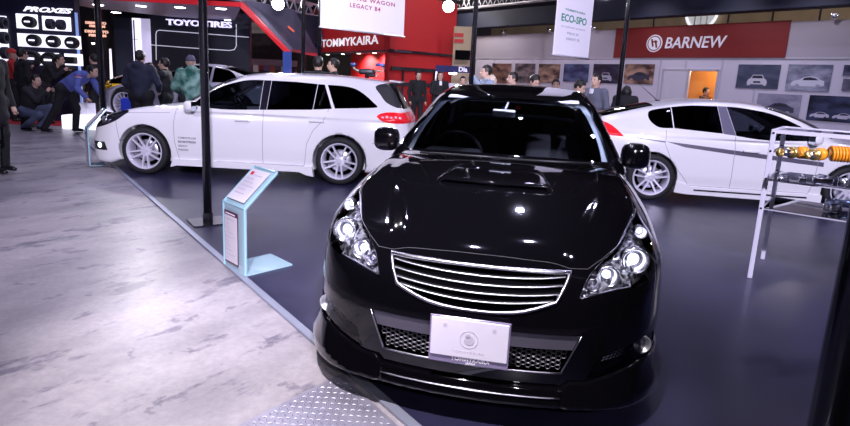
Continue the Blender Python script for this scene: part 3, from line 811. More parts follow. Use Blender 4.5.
# ------------------------------------------------------------------ white estate
def build_wagon():
    car = thing('car', 'white estate car with dark rear glass parked side-on behind the black pole', 'car', (-2.4675, 8.6064, 0), 3.1089)
    V, F = surface_net(wg_f, (-2.6, 0, .1), (2.6, 1.05, 1.62), .025, sym=True)
    s = Soup(V, F, wg_f); P = M['white_paint']; MM = [P, M['seam_white']]
    fwin = spline_poly([(.74, 1.005), (.55, 1.16), (.32, 1.285), (.05, 1.365), (-.12, 1.385), (-.235, 1.387), (-.225, .985), (.3, .965)], corners=(0, 5, 6), seg=4)
    pil = [(-.240, 1.387), (-.345, 1.387), (-.325, .988), (-.230, .985)]
    rwin = [(-.350, 1.387), (-.70, 1.385), (-.995, 1.37), (-.96, 1.02), (-.330, .988)]
    quar = [(-1.003, 1.37), (-1.095, 1.365), (-1.225, 1.045), (-.968, 1.022)]
    cargo = spline_poly([(-1.135, 1.365), (-1.35, 1.36), (-1.52, 1.33), (-1.67, 1.25), (-1.84, 1.115), (-1.80, 1.085), (-1.265, 1.05)], corners=(0, 4, 6), seg=4)
    hatch = spline_poly([(-1.80, 1.375), (-1.95, 1.43), (-2.2, 1.44), (-2.45, 1.10), (-2.12, 1.095), (-1.97, 1.16), (-1.88, 1.26)], corners=(1, 2, 3, 4), seg=3)
    tl = spline_poly([(-1.85, .975), (-1.98, 1.03), (-2.20, 1.035), (-2.5, 1.035), (-2.5, .90), (-2.12, .885), (-1.95, .905)], corners=(2, 3, 4), seg=4)
    for q in (1, -1):
        cs = lambda C, q=q: (C[:, 1]*q > .35)
        a = soup_obj(s.cut(fwin, (0, 2), cs), 'front_side_window', M['glass_mid'], car)
        soup_obj(s.cut(pil, (0, 2), cs), 'door_pillar', M['pillar'], car)
        soup_obj(s.cut(rwin, (0, 2), cs), 'rear_side_window', M['glass_dark'], car)
        soup_obj(s.cut(quar, (0, 2), cs), 'quarter_window', M['glass_dark'], car)
        soup_obj(s.cut(cargo, (0, 2), cs), 'cargo_window', M['glass_dark'], car)
        t = soup_obj(s.cut(tl, (0, 2), lambda C, q=q: (C[:, 1]*q > .22)), 'tail_light', M['tail_red'], car, offset=.004)
        if t:
            b = MB()
            for k in range(5):
                xx = -1.93-.06*k; b.lathe([(0, .006), (.012, .004), (.020, 0)], 10, Matrix.Translation((xx, yside(wg_f, xx, .96, q)+q*.004, .955+.012*(k % 2)))@Matrix.Rotation(-q*math.pi/2, 4, 'X'))
            b.build('lamp_element', M['tail_white'], t)
        ln_door = [(.93, .99), (.965, .75), (.955, .5), (.90, .24)]
        lns = [ln_door, [(-.285, .99), (-.285, .24)], [(-1.19, 1.05), (-1.13, .90), (-.985, .74), (-.90, .55), (-.875, .30), (-.86, .24)], [(.90, .24), (-.86, .24)],
               [(1.80, .80), (1.77, .62), (1.74, .45)], [(-1.95, .90), (-2.02, .62), (-1.80, .60)], [(1.02, .885), (1.75, .845)]]
        for ln in lns: s.cut(strip(ln, .007), (0, 2), side(q), inplace_mat=1)
        cb = lambda C, q=q: (C[:, 1]*q > .6)
        fd = soup_obj(s.cut([(.925, .985), (.957, .75), (.947, .5), (.893, .248), (-.278, .248), (-.278, .965)], (0, 2), cb), 'front_door', MM, car)
        rd = soup_obj(s.cut([(-.292, .965), (-.292, .248), (-.853, .248), (-.868, .30), (-.893, .55), (-.978, .74), (-1.122, .90), (-1.185, 1.00)], (0, 2), cb), 'rear_door', MM, car)
        door_handle(fd, .0, yside(wg_f, 0, .83, q), .83, P, q)
        door_handle(rd, -1.03, yside(wg_f, -1.03, .87, q), .87, P, q)
        # sill skirt
        sk = MB(); ys = yside(wg_f, 0, .26, q)
        pr = [(1.02, .13), (.98, .245), (-.98, .235), (-1.0, .10), (-.90, .115), (-.80, .155), (.93, .155)]
        mt = Matrix(((1, 0, 0, 0), (0, 0, q, ys-q*.05), (0, 1, 0, 0), (0, 0, 0, 1)))
        sk.prism(pr if q > 0 else pr[::-1], .085, mt); auto_smooth(sk.build('side_skirt', P, car), 40)
        mirror_part(car, (.68, .95*q, .995), (.085, .10, .075), P, q, (.66, .80*q, .96))
        # headlamp, fog
        hl = spline_poly([(2.30, .60), (2.04, .64), (1.80, .73), (1.62, .86), (1.66, .885), (1.80, .865), (2.0, .805), (2.25, .70)], corners=(3,), seg=4)
        g = s.cut(hl, (0, 2), lambda C, q=q: (C[:, 1]*q > .42) & (C[:, 0] > 1.5))
        ho = soup_obj(Soup(g.V.copy(), list(g.F), wg_f), 'headlight', M['dark_chrome'], car, offset=-.04)
        soup_obj(g, 'headlight_lens', M['lens_clear'], ho)
        b = MB(); b.lathe([(0, .03), (.03, .03), (.035, .05), (.055, .06), (.06, .0)], 20, Matrix.Translation((2.02, .68*q, .72))@Matrix.Rotation(math.pi/2, 4, 'Y')@Matrix.Rotation(-.5*q, 4, 'X')); b.build('lamp_ring', M['bright_reflector'], ho, True)
        fg = [(2.25, .42), (1.98, .43), (1.94, .31), (2.25, .30)]
        g = s.cut(fg, (0, 2), lambda C, q=q: (C[:, 1]*q > .55) & (C[:, 0] > 1.7)); fo = soup_obj(g, 'fog_light', M['trim_black'], car, offset=-.02)
        b = MB(); b.lathe([(0, .03), (.03, .028), (.042, .012), (.042, -.02)], 20, Matrix.Translation((2.09, .755*q, .37))@Matrix.Rotation(R_(52*q), 4, 'Z')@Matrix.Rotation(math.pi/2, 4, 'Y')); b.build('fog_lens', M['lamp_glare'] if q > 0 else M['bright_reflector'], fo, True)
    ws = spline_poly([(-.68, 1.02), (0, 1.05), (.68, 1.02), (.62, 1.34), (.52, 1.40), (0, 1.43), (-.52, 1.40), (-.62, 1.34)], corners=(0, 2), seg=4)
    soup_obj(s.cut(ws, (1, 2), lambda C: (C[:, 0] > -.1) & (C[:, 2] > .99)), 'windscreen', M['glass_clear'], car)
    rg = spline_poly([(-.62, 1.08), (.62, 1.08), (.54, 1.40), (-.54, 1.40)], corners=(0, 1, 2, 3), seg=3)
    soup_obj(s.cut(rg, (1, 2), lambda C: C[:, 0] < -1.85), 'rear_window', M['glass_dark'], car)
    for q in (1, -1):
        soup_obj(s.cut(hatch, (0, 2), lambda C, q=q: (C[:, 1]*q > .3)), 'wraparound_rear_glass', M['trim_black'], car)
    gg = spline_poly([(-.40, .70), (.40, .70), (.34, .58), (0, .52), (-.34, .58)], corners=(0, 1), seg=4)
    soup_obj(s.cut(gg, (1, 2), lambda C: C[:, 0] > 1.8), 'grille', M['trim_black'], car, offset=-.01)
    soup_obj(s.cut([(-.5, .40), (.5, .40), (.42, .22), (-.42, .22)], (1, 2), lambda C: C[:, 0] > 1.8), 'lower_grille', M['trim_black'], car, offset=-.01)
    soup_obj(s, 'body_shell', MM, car)
    # roof spoiler lip
    b = MB(); b.box((-2.06, 0, 1.452), (.16, 1.06, .022), rot=Matrix.Rotation(R_(-6), 3, 'Y'), bev=.009); b.build('roof_spoiler', P, car, True)
    cabin(car, -.37, x_dash=.82, zb=.97, hs=1.20, rear=-1.05)
    # door lettering
    y = yside(wg_f, .76, .48)+.002
    gy = mat('grey_lettering', (.16, .14, .20), .5)
    for i, (t, sz) in enumerate((('COMPLETE CAR', .036), ('REVENTREGA', .042), ('LEGACY', .036), ('WAGON', .036))):
        ob = text_obj('door_lettering', t, sz, gy, car, Matrix(((-1, 0, 0, .905), (0, 0, 1, y+.001), (0, 1, 0, .545-.055*i), (0, 0, 0, 1))), .0008, align='LEFT', bold=.0012 if i == 1 else .0003)
    for x in (1.395, -1.355):
        for q in (1, -1): wheel(car, x, .772*q, .33, r=.33, rr=.252, steer=0)
    return car
# ------------------------------------------------------------------ white fastback hatch
def build_hatch():
    car = thing('car', 'white five-door fastback with a grey side stripe, parked behind the glass shelf', 'car', (4.514, 8.3486, 0), -.12)
    V, F = surface_net(in_f, (-2.4, 0, .1), (2.4, 1.0, 1.55), .025, sym=True)
    s = Soup(V, F, in_f); P = M['white_paint']; MM = [P, M['seam_white']]
    rq = spline_poly([(-1.33, 1.17), (-1.28, 1.235), (-1.03, 1.29), (-1.0, 1.01), (-1.18, 1.01), (-1.29, 1.08)], corners=(2, 3), seg=4)
    rw = spline_poly([(-1.02, 1.292), (-.76, 1.325), (-.42, 1.335), (-.36, .975), (-.985, 1.01)], corners=(0, 2, 3, 4), seg=4)
    fw = spline_poly([(-.30, 1.335), (-.08, 1.325), (.27, 1.27), (.54, 1.17), (.84, 1.02), (.80, .945), (.21, .92), (-.19, .955)], corners=(0, 4, 5, 7), seg=4)
    bp = [(-.415, 1.335), (-.305, 1.335), (-.195, .957), (-.355, .973)]
    st = [(-1.10, .830), (-.84, .812), (.93, .675), (.93, .615), (-.13, .698), (-.84, .765)]
    st1 = [(-1.48, .862), (-1.105, .832), (-1.105, .812), (-1.48, .846)]
    tl = spline_poly([(-1.95, 1.06), (-1.80, 1.0), (-1.64, .86), (-1.82, .865), (-2.3, .90), (-2.3, 1.06)], corners=(0, 2, 4, 5), seg=4)
    for q in (-1, 1):
        cs = lambda C, q=q: (C[:, 1]*q > .35)
        soup_obj(s.cut(rq, (0, 2), cs), 'quarter_window', M['glass_dark'], car)
        soup_obj(s.cut(rw, (0, 2), cs), 'rear_side_window', M['glass_dark'], car)
        soup_obj(s.cut(fw, (0, 2), cs), 'front_side_window', M['glass_mid'], car)
        soup_obj(s.cut(bp, (0, 2), cs), 'door_pillar', mat('pillar_grey', (.12, .11, .17), .4), car)
        soup_obj(s.cut(tl, (0, 2), lambda C, q=q: (C[:, 1]*q > .15) & (C[:, 0] < -1.5)), 'tail_light', M['tail_red'], car)
        for p in (st, st1): s.cut(p, (0, 2), side(q), inplace_mat=2)
        for ln in ([(-1.09, .98), (-1.10, .80), (-.99, .55), (-.78, .31), (-.74, .24)], [(-.20, .95), (-.20, .24)], [(.78, .93), (.86, .7), (.84, .4), (.80, .24)], [(.80, .245), (-.74, .245)]):
            s.cut(strip(ln, .007), (0, 2), side(q), inplace_mat=1)
        cb = lambda C, q=q: (C[:, 1]*q > .55)
        MM3 = [P, M['seam_white'], M['grey_stripe']]
        def cutmat(poly, name):
            # keep stripe material on the door panel
            sub = s.cut(poly, (0, 2), cb); t2 = sub
            for p in (st, st1): t2.cut(p, (0, 2), inplace_mat=2)
            return soup_obj(t2, name, MM3, car)
        fd = cutmat([(.772, .90), (.852, .7), (.832, .4), (.793, .252), (-.193, .252), (-.193, .94)], 'front_door')
        rd = cutmat([(-.207, .955), (-.207, .252), (-.733, .252), (-.773, .31), (-.983, .55), (-1.092, .80), (-1.083, .98)], 'rear_door')
        door_handle(fd, .0, yside(in_f, 0, .76, q), .765, P, q)
        sk = MB(); ys = yside(in_f, 0, .24, q)
        pr = [(.97, .11), (.97, .235), (-.70, .235), (-.90, .30), (-.92, .14), (-.75, .125)]
        mt = Matrix(((1, 0, 0, 0), (0, 0, q, ys-q*.05), (0, 1, 0, 0), (0, 0, 0, 1)))
        sk.prism(pr if q > 0 else pr[::-1], .075, mt); so = sk.build('side_skirt', P, car); auto_smooth(so, 40)
        b = MB(); b.box((.06, ys+q*.026, .188), (1.45, .006, .022), bev=.002); b.build('skirt_slot', M['trim_black'], so)
        mirror_part(car, (.74, .90*q, .97), (.08, .095, .07), P, q, (.72, .74*q, .93))
        hl = spline_poly([(2.15, .66), (1.9, .72), (1.62, .84), (1.66, .88), (1.85, .83), (2.1, .74)], corners=(2,), seg=4)
        g = s.cut(hl, (0, 2), lambda C, q=q: (C[:, 1]*q > .35) & (C[:, 0] > 1.5)); soup_obj(g, 'headlight', M['bright_reflector'], car, offset=-.01)
    ws = spline_poly([(-.66, .98), (0, 1.0), (.66, .98), (.58, 1.28), (.48, 1.35), (0, 1.38), (-.48, 1.35), (-.58, 1.28)], corners=(0, 2), seg=4)
    soup_obj(s.cut(ws, (1, 2), lambda C: (C[:, 0] > .1) & (C[:, 2] > .96)), 'windscreen', M['glass_clear'], car)
    rg = [(-1.22, -.44), (-1.22, .44), (-1.60, .50), (-2.0, .52), (-2.0, -.52), (-1.60, -.50)]
    soup_obj(s.cut(rg, (0, 1), lambda C: C[:, 2] > 1.0), 'rear_window', M['glass_dark'], car)
    soup_obj(s, 'body_shell', [P, M['seam_white'], M['grey_stripe']], car)
    b = MB(); b.tube([(-1.05, 0, 1.36), (-1.35, 0, 1.60)], [.006, .003], 6); b.box((-1.05, 0, 1.365), (.07, .04, .02), bev=.008); b.build('aerial', M['trim_black'], car, True)
    cabin(car, -.36, x_dash=.95, zb=.92, hs=1.15, w=.66, rear=-.95)
    for x in (1.31, -1.24):
        for q in (1, -1): wheel(car, x, .735*q, .32, r=.32, rr=.243)
    return car
build_wagon(); build_hatch()
# ================================================================== setting
class Pl:
    """vertical plane through p along direction d"""
    def __init__(s, p, d):
        s.p = Vector((p[0], p[1], 0)); s.d = Vector((d[0], d[1], 0)).normalized(); s.n = Vector((s.d.y, -s.d.x, 0))
    def hit(s, u, v):
        r = Vector(ray(u, v)); o = Vector((0, 0, CAM_H)); t = (s.p-o).dot(s.n)/r.dot(s.n); return o+r*t
    def sz(s, u, v):
        h = s.hit(u, v); return (h-s.p).dot(s.d), h.z
    def rect(s, u0, v0, u1, v1, v0b=None, v1b=None):
        """left/right/top/bottom in metres from the two photo corners"""
        a, t = s.sz(u0, v0); b, q = s.sz(u1, v1)
        return a, b, q, t
    def at(s, a, z, off=0.0): return s.p+s.d*a+s.n*off+Vector((0, 0, z))
    def mat(s, a, z, off=0.0):
        return frame(s.at(a, z, off), s.d, (0, 0, 1))
    def ang(s): return math.atan2(s.d.y, s.d.x)
def slab(mb, pl, a0, a1, z0, z1, th, off=0.0, bev=0.0):
    """box on the plane, its face off metres in front of it (towards the camera)"""
    mb.box(pl.at((a0+a1)/2, (z0+z1)/2, off-th/2), (abs(a1-a0), th, abs(z1-z0)), rz=pl.ang(), bev=bev); return mb

M['concrete'] = None
def concrete_mat():
    m = mat('worn_concrete', (.30, .28, .33), .42); nt = m.node_tree; p = nt.nodes['Principled BSDF']; N = nt.nodes.new; L = nt.links.new
    tc = N('ShaderNodeTexCoord')
    def noise(sc, det, lo, hi, c1, c2, vec=None, rough=.6):
        n = N('ShaderNodeTexNoise'); n.inputs['Scale'].default_value = sc; n.inputs['Detail'].default_value = det; n.inputs['Roughness'].default_value = rough
        L(vec or tc.outputs['Object'], n.inputs['Vector']); r = N('ShaderNodeValToRGB'); r.color_ramp.elements[0].position = lo; r.color_ramp.elements[1].position = hi
        r.color_ramp.elements[0].color = tuple(c1)+(1,); r.color_ramp.elements[1].color = tuple(c2)+(1,); L(n.outputs['Fac'], r.inputs['Fac']); return n, r
    mp0 = N('ShaderNodeMapping'); mp0.inputs['Rotation'].default_value = (0, 0, -.86); L(tc.outputs['Object'], mp0.inputs['Vector']); mp = N('ShaderNodeMapping'); mp.inputs['Scale'].default_value = (.55, 1.25, 1); L(mp0.outputs[0], mp.inputs['Vector'])
    n1, r1 = noise(1.3, 9, .38, .62, (.26, .24, .265), (.42, .385, .405), mp.outputs[0])
    n2, r2 = noise(2.9, 6, .565, .63, (1, 1, 1), (.47, .46, .56), mp.outputs[0], .65)
    n3, r3 = noise(30, 6, .3, .7, (.85, .85, .87), (1.08, 1.06, 1.06))
    n4, r4 = noise(4.5, 5, .63, .67, (1, 1, 1), (.60, .58, .66))
    mx = []
    cur = r1.outputs[0]
    for r in (r2, r3, r4):
        q = N('ShaderNodeMix'); q.data_type = 'RGBA'; q.blend_type = 'MULTIPLY'; q.inputs[0].default_value = 1; L(cur, q.inputs[6]); L(r.outputs[0], q.inputs[7]); cur = q.outputs[2]
    L(cur, p.inputs['Base Color'])
    mr = N('ShaderNodeMapRange'); mr.inputs['To Min'].default_value = .24; mr.inputs['To Max'].default_value = .48; L(n1.outputs['Fac'], mr.inputs['Value']); L(mr.outputs[0], p.inputs['Roughness'])
    b = N('ShaderNodeBump'); b.inputs['Strength'].default_value = .25; b.inputs['Distance'].default_value = .004; L(n3.outputs['Fac'], b.inputs['Height']); L(b.outputs[0], p.inputs['Normal'])
    return m
M['concrete'] = concrete_mat()
M['stage'] = noise_mat('stage_vinyl', (.019, .018, .046), (.028, .027, .064), 3, .24, r2=.38, detail=6)
M['steel_trim'] = mat('brushed_steel_trim', (.34, .36, .46), .4, .4)
M['tread'] = noise_mat('tread_plate_steel', (.27, .26, .33), (.36, .345, .43), 6, .38, metal=.35)
M['dark_ceiling'] = mat('dark_ceiling_paint', (.012, .012, .018), .9)
M['beige_wall'] = noise_mat('beige_hall_wall', (.38, .30, .21), (.32, .25, .17), 2, .8)
M['side_dark'] = mat('dark_hall_wall', (.03, .028, .045), .8)
M['white_panel'] = mat('white_wall_panel', (.56, .52, .62), .6)
M['alu'] = mat('aluminium', (.62, .60, .68), .4, .45)
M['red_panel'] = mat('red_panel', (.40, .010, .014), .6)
M['red_deep'] = mat('red_sign_panel', (.17, .012, .012), .6)
M['navy'] = mat('navy_fabric', (.012, .015, .035), .7)
M['black_metal'] = mat('black_powder_coat', (.008, .008, .011), .22, coat=.6)
M['white_cloth'] = mat('white_banner_cloth', (.80, .76, .86), .7)
M['white_letter'] = mat('white_lettering', (.85, .82, .9), .5)
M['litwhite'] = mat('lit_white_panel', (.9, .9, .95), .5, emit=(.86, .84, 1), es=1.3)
M['litlamp'] = mat('lamp_glow', (1, 1, 1), .4, emit=(.93, .93, 1), es=14)
M['warmlamp'] = mat('warm_lamp_glow', (1, 1, 1), .4, emit=(1, .9, .75), es=6)

def struct(mb, name, m, smooth=False):
    return tag(mb.build(name, m, None, smooth), kind='structure')
# floor of the hall, raised stage floor
e0 = Vector((-4.648, 8.337, 0)); e1 = Vector((0.015, 2.224, 0)); ed = (e1-e0).normalized(); en = Vector((-ed.y, ed.x, 0))   # en points onto the stage
if en.x < 0: en = -en
pA = e0-ed*6.5; pB = e1+ed*7
mb = MB(); mb.box((1, 14, -.065), (46, 46, .10)); struct(mb, 'floor', M['concrete'])
mb = MB(); mb.prism([(pA.x, pA.y), (pB.x, pB.y), (14, pB.y), (14, 19.0), (pA.x+2.5, 14.2)], .013, Matrix.Translation((0, 0, -.0145))); struct(mb, 'floor_stage', M['stage'])
mb = MB()
mb.box((e0+e1)/2+en*.012+Vector((0, 0, -.005)), ((pA-pB).length-7, .05, .018), rz=math.atan2(ed.y, ed.x), bev=.004); struct(mb, 'trim_stage_edge', M['steel_trim'])
# tread plate ramp by the stage edge
q0 = Vector((-.345, 2.66, 0)); qd = (Vector((-.745, 2.163, 0))-q0).normalized()
q0 = q0-en*.02
mb = MB(); P4 = [q0, q0+qd*2.2, q0+qd*2.2+ed*2.6, q0+ed*2.6]
mb.prism([(p.x, p.y) for p in P4][::-1], .006, Matrix.Translation((0, 0, -.0149)))
for i in range(78):
    for j in range(46):
        s_ = .03+i*.028; t_ = .03+j*.028
        # stay in the near part the camera can see
        c = q0+qd*s_+ed*t_
        if (c-q0).length > 1.5: continue
        a = R_(45 if (i+j) % 2 else -45)+math.atan2(qd.y, qd.x)
        dx, dy = math.cos(a)*.0115, math.sin(a)*.0115; nx, ny = -math.sin(a)*.0036, math.cos(a)*.0036
        z0 = -.0089; z1 = -.0055
        mb.add([(c.x-dx, c.y-dy, z0), (c.x+nx, c.y+ny, z1), (c.x+dx, c.y+dy, z0), (c.x-nx, c.y-ny, z1)], [(0, 3, 2, 1)])
o = mb.build('tread_plate', M['tread'], None); tag(o, 'grey diamond tread steel plate on the concrete by the stage edge', 'floor plate')
# shell of the hall
HZ = 11.0
mb = MB(); mb.box((1, 14, HZ+.1), (46, 46, .2)); struct(mb, 'ceiling', M['dark_ceiling'])
mb = MB(); mb.box((1, 36.6, HZ/2), (46, .3, HZ+.2)); struct(mb, 'wall_back', M['side_dark'])
mb = MB(); mb.box((-21.8, 14, HZ/2), (.3, 46, HZ+.2)); struct(mb, 'wall_left', M['side_dark'])
mb = MB(); mb.box((23.8, 14, HZ/2), (.3, 46, HZ+.2)); struct(mb, 'wall_right', M['side_dark'])
mb = MB(); mb.box((1, -8.8, HZ/2), (46, .3, HZ+.2)); struct(mb, 'wall_front', M['side_dark'])

# ------------------------------------------------------------------ booth wall with posters on the right
WPp = (9.26, 16.2); WPd = (.61, -.79)
wall = Pl(WPp, WPd)
def wr(u0, v0, u1, v1): return wall.rect(u0, v0, u1, v1)
zf0 = wall.sz(700, 57.4)[1]; zf1 = wall.sz(660, 27.9)[1]
sL = wall.sz(476, 57)[0]; sR = 13.0
s615 = wall.sz(615.5, 45)[0]; s788 = wall.sz(788.6, 40)[0]
door_a = wall.sz(688, 80)[0]; door_b = wall.sz(718, 80)[0]; ztop = wall.sz(700, 71)[1]
mb = MB(); slab(mb, wall, sL, door_a, 0, zf0, .06); slab(mb, wall, door_b, sR, 0, zf0, .06); slab(mb, wall, door_a, door_b, ztop, zf0, .06)
struct(mb, 'wall_booth', M['white_panel'])
mb = MB(); slab(mb, wall, door_a-1.2, door_b+2.6, 0, zf0, .04, off=-1.6); slab(mb, wall, door_b+.02, door_b+.08, 0, zf0, 1.6, off=-.03); struct(mb, 'wall_orange_room', mat('orange_lit_wall', (.62, .26, .07), .6))
# aluminium posts between the panels, one each metre
k = 0
for u in (495, 514, 533, 554, 577, 600, 631, 662, 687.3, 724, 760.5, 806):
    a, _ = wall.sz(u, 55); mb = MB(); slab(mb, wall, a-.02, a+.02, 0, zf1, .05, off=.012)
    if s615 < a < s788: mb = MB(); slab(mb, wall, a-.02, a+.02, 0, zf0, .05, off=.012)
    o = mb.build('trim_%d' % (k+1), M['alu'], None); tag(o, kind='structure'); k += 1
mb = MB(); slab(mb, wall, sL, sR, zf0-.05, zf0, .07, off=.03); tag(mb.build('trim_13', M['alu'], None), kind='structure')
# fascia
mb = MB(); slab(mb, wall, sL, s615, zf0, zf1, .08, off=.02); slab(mb, wall, s788, sR, zf0, zf1, .08, off=.02); struct(mb, 'wall_fascia', mat('grey_fascia_panel', (.36, .32, .38), .6))
sg = thing('booth_sign', 'red fascia sign reading BARNEW with a round white emblem', 'sign')
mb = MB(); slab(mb, wall, s615, s788, zf0-.01, zf1+.04, .07, off=.06); mb.build('sign_board', M['red_deep'], sg)
a0, za = wall.sz(667.3, 37.6); a1, zb = wall.sz(727, 47.5); _, zb = wall.sz(667.3, 48.6)
text_fit('sign_lettering', 'BARNEW', a1-a0, za-zb, M['white_letter'], sg, wall.mat((a0+a1)/2, (za+zb)/2, .062), .012, shear=.15, bold=.012)
ac, zc = wall.sz(655.5, 43.6)
mb = MB(); mt = wall.mat(ac, zc, .062); mb.lathe([(0, .012), (.27, .012), (.275, 0)], 40, mt); em = mb.build('sign_emblem', M['white_letter'], sg)
mb = MB(); mb.lathe([(.205, .014), (.235, .014)], 36, mt)
for q in (-1, 1): mb.box(mt@Vector((q*.065, -.02*q, .016)), (.05, .01, .24), rot=Matrix.Rotation(wall.ang(), 3, 'Z')@Matrix.Rotation(-.25, 3, 'Y'))
mb.box(mt@Vector((.0, .05, .016)), (.20, .01, .045), rz=wall.ang()); mb.build('emblem_mark', M['red_deep'], em)
lamp('POINT', 'room_lamp', wall.at((door_a+door_b)/2, 2.3, -.8), 60, .1, (1, .75, .45))
# service door and open doorway
a, b, z0, z1 = wr(665, 71, 686, 98)
mb = MB(); slab(mb, wall, a, b, .02, ztop, .03, off=.03); d1 = struct(mb, 'door_1', mat('pale_door', (.55, .52, .6), .5))
mb = MB()
for (x0, x1) in ((a-.05, a), (b, b+.04)): slab(mb, wall, x0, x1, 0, ztop+.04, .05, off=.04)
slab(mb, wall, a-.05, b+.04, ztop, ztop+.05, .05, off=.04); mb.build('door_frame', M['alu'], d1)
mb = MB(); mb.box(wall.at(b-.1, 1.0, .05), (.1, .03, .02), rz=wall.ang()); mb.build('door_handle', M['alu'], d1)
mb = MB()
for x in (door_a, door_b): slab(mb, wall, x-.03, x+.03, 0, ztop+.05, .08, off=.05)
slab(mb, wall, door_a, door_b, ztop, ztop+.06, .08, off=.05); struct(mb, 'trim_14', M['alu'])
def poster_mat(name, c1, c2, sc, seed):
    m = mat(name, c1, .35, coat=.3); nt = m.node_tree; p = nt.nodes['Principled BSDF']
    tc = nt.nodes.new('ShaderNodeTexCoord'); mp = nt.nodes.new('ShaderNodeMapping'); mp.inputs['Location'].default_value = (seed*3.1, seed, seed*7); mp.inputs['Scale'].default_value = (1, 1, 2.2)
    n = nt.nodes.new('ShaderNodeTexNoise'); n.inputs['Scale'].default_value = sc; n.inputs['Detail'].default_value = 3
    r = nt.nodes.new('ShaderNodeValToRGB'); r.color_ramp.elements[0].position = .36; r.color_ramp.elements[1].position = .64
    r.color_ramp.elements[0].color = tuple(c1)+(1,); r.color_ramp.elements[1].color = tuple(c2)+(1,)
    nt.links.new(tc.outputs['Object'], mp.inputs[0]); nt.links.new(mp.outputs[0], n.inputs['Vector']); nt.links.new(n.outputs['Fac'], r.inputs['Fac']); nt.links.new(r.outputs[0], p.inputs['Base Color'])
    return m
car_side = [(-.95, .12), (-.93, .30), (-.80, .42), (-.48, .50), (-.25, .66), (.10, .72), (.45, .66), (.72, .50), (.92, .44), (.95, .15), (.75, .10), (.68, .22), (.52, .22), (.45, .08), (-.42, .08), (-.50, .22), (-.66, .22), (-.73, .10)]
car_front = [(-.62, .0), (-.66, .22), (-.60, .40), (-.45, .50), (-.32, .74), (.32, .74), (.45, .50), (.60, .40), (.66, .22), (.62, .0), (.45, .0), (.42, .08), (-.42, .08), (-.45, .0)]
posters = [
 ((493, 63, 512, 83), (.03, .02, .03), (.30, .16, .12), None, 'brown crowded photo print on the booth wall, furthest left', 1),
 ((516, 63, 536, 83), (.02, .02, .03), (.22, .17, .18), None, 'dark brown photo print second from the left on the booth wall', 2),
 ((539.6, 63.4, 561, 83), (.05, .03, .03), (.42, .28, .22), None, 'brown and beige photo print just left of the dark blue one', 3),
 ((565, 63.5, 590, 82), (.02, .03, .09), (.10, .13, .25), None, 'dark blue photo print behind the man in the grey suit', 4),
 ((594.5, 63.5, 621, 83.3), (.008, .008, .015), (.04, .04, .08), ('front', (.38, .38, .48)), 'black photo print of a pale car, left of the black pole', 5),
 ((626, 63.5, 655.6, 84), (.05, .03, .03), (.45, .27, .20), ('side', (.05, .05, .08)), 'brown photo print of a dark car below the red sign', 6),
 ((739.5, 64, 782, 88.5), (.04, .045, .08), (.09, .10, .16), ('front', (.55, .53, .62)), 'dark photo print of a white car front right of the doorway', 7),
 ((789.5, 64, 834, 91), (.10, .11, .17), (.34, .34, .45), ('side', (.58, .57, .68)), 'grey blue photo print of a white van upper right wall', 8),
 ((845, 64.5, 875, 76), (.02, .02, .05), (.12, .12, .2), None, 'small dark photo print at the right frame edge, upper one', 9),
 ((844, 78.5, 875, 91.5), (.03, .03, .06), (.16, .15, .22), None, 'small dark photo print at the right frame edge, lower one', 10),
 ((759, 93.5, 803, 117), (.20, .19, .27), (.34, .32, .42), ('side', (.06, .06, .1)), 'pale grey photo print in the lower row above the fastback', 11),
 ((810.5, 95.5, 862, 122), (.01, .01, .02), (.05, .06, .13), ('side', (.5, .48, .6)), 'black photo print of two white cars, lower row right', 12)]
for (u0, v0, u1, v1), c1, c2, cp, lab, sd in posters:
    a, zt = wall.sz(u0, v0); b, _ = wall.sz(u1, v0); _, zb = wall.sz((u0+u1)/2, v1)
    _, zt = wall.sz((u0+u1)/2, v0+.6)
    mb = MB(); slab(mb, wall, a, b, zb, zt, .015, off=.035); o = mb.build('photo_print', poster_mat('print_%d' % sd, c1, c2, 2.2, sd), None)
    tag(o, lab, 'poster', 'photo prints on the booth wall')
    if cp:
        w_ = (b-a); prof = car_side if cp[0] == 'side' else car_front; sc = w_*(.40 if cp[0] == 'side' else .36)
        offs = [(0, .12)] if sd != 12 else [(-.24, .1), (.22, .1)]
        if sd == 12: sc *= .52
        for ox, oz in offs:
            mt = wall.mat((a+b)/2+ox*w_, zb+oz*(zt-zb), .036)
            mb = MB(); mb.prism([(x*sc, y*sc) for x, y in prof], .003, mt); c_ = mb.build('printed_car', mat('print_ink', cp[1], .4), o)
            mb = MB(); win = [(-.30, .46), (-.22, .62), (.10, .67), (.42, .61), (.62, .48)] if cp[0] == 'side' else [(-.38, .50), (-.29, .69), (.29, .69), (.38, .50)]
            mb.prism([(x*sc, y*sc) for x, y in win], .002, mt@Matrix.Translation((0, 0, .003)))
            if cp[0] == 'front': mb.prism([(x*sc, y*sc) for x, y in [(-.25, .18), (.25, .18), (.22, .30), (-.22, .30)]], .002, mt@Matrix.Translation((0, 0, .003)))
            mb.build('printed_glass', mat('print_ink_dark', (.03, .03, .05), .4), c_)

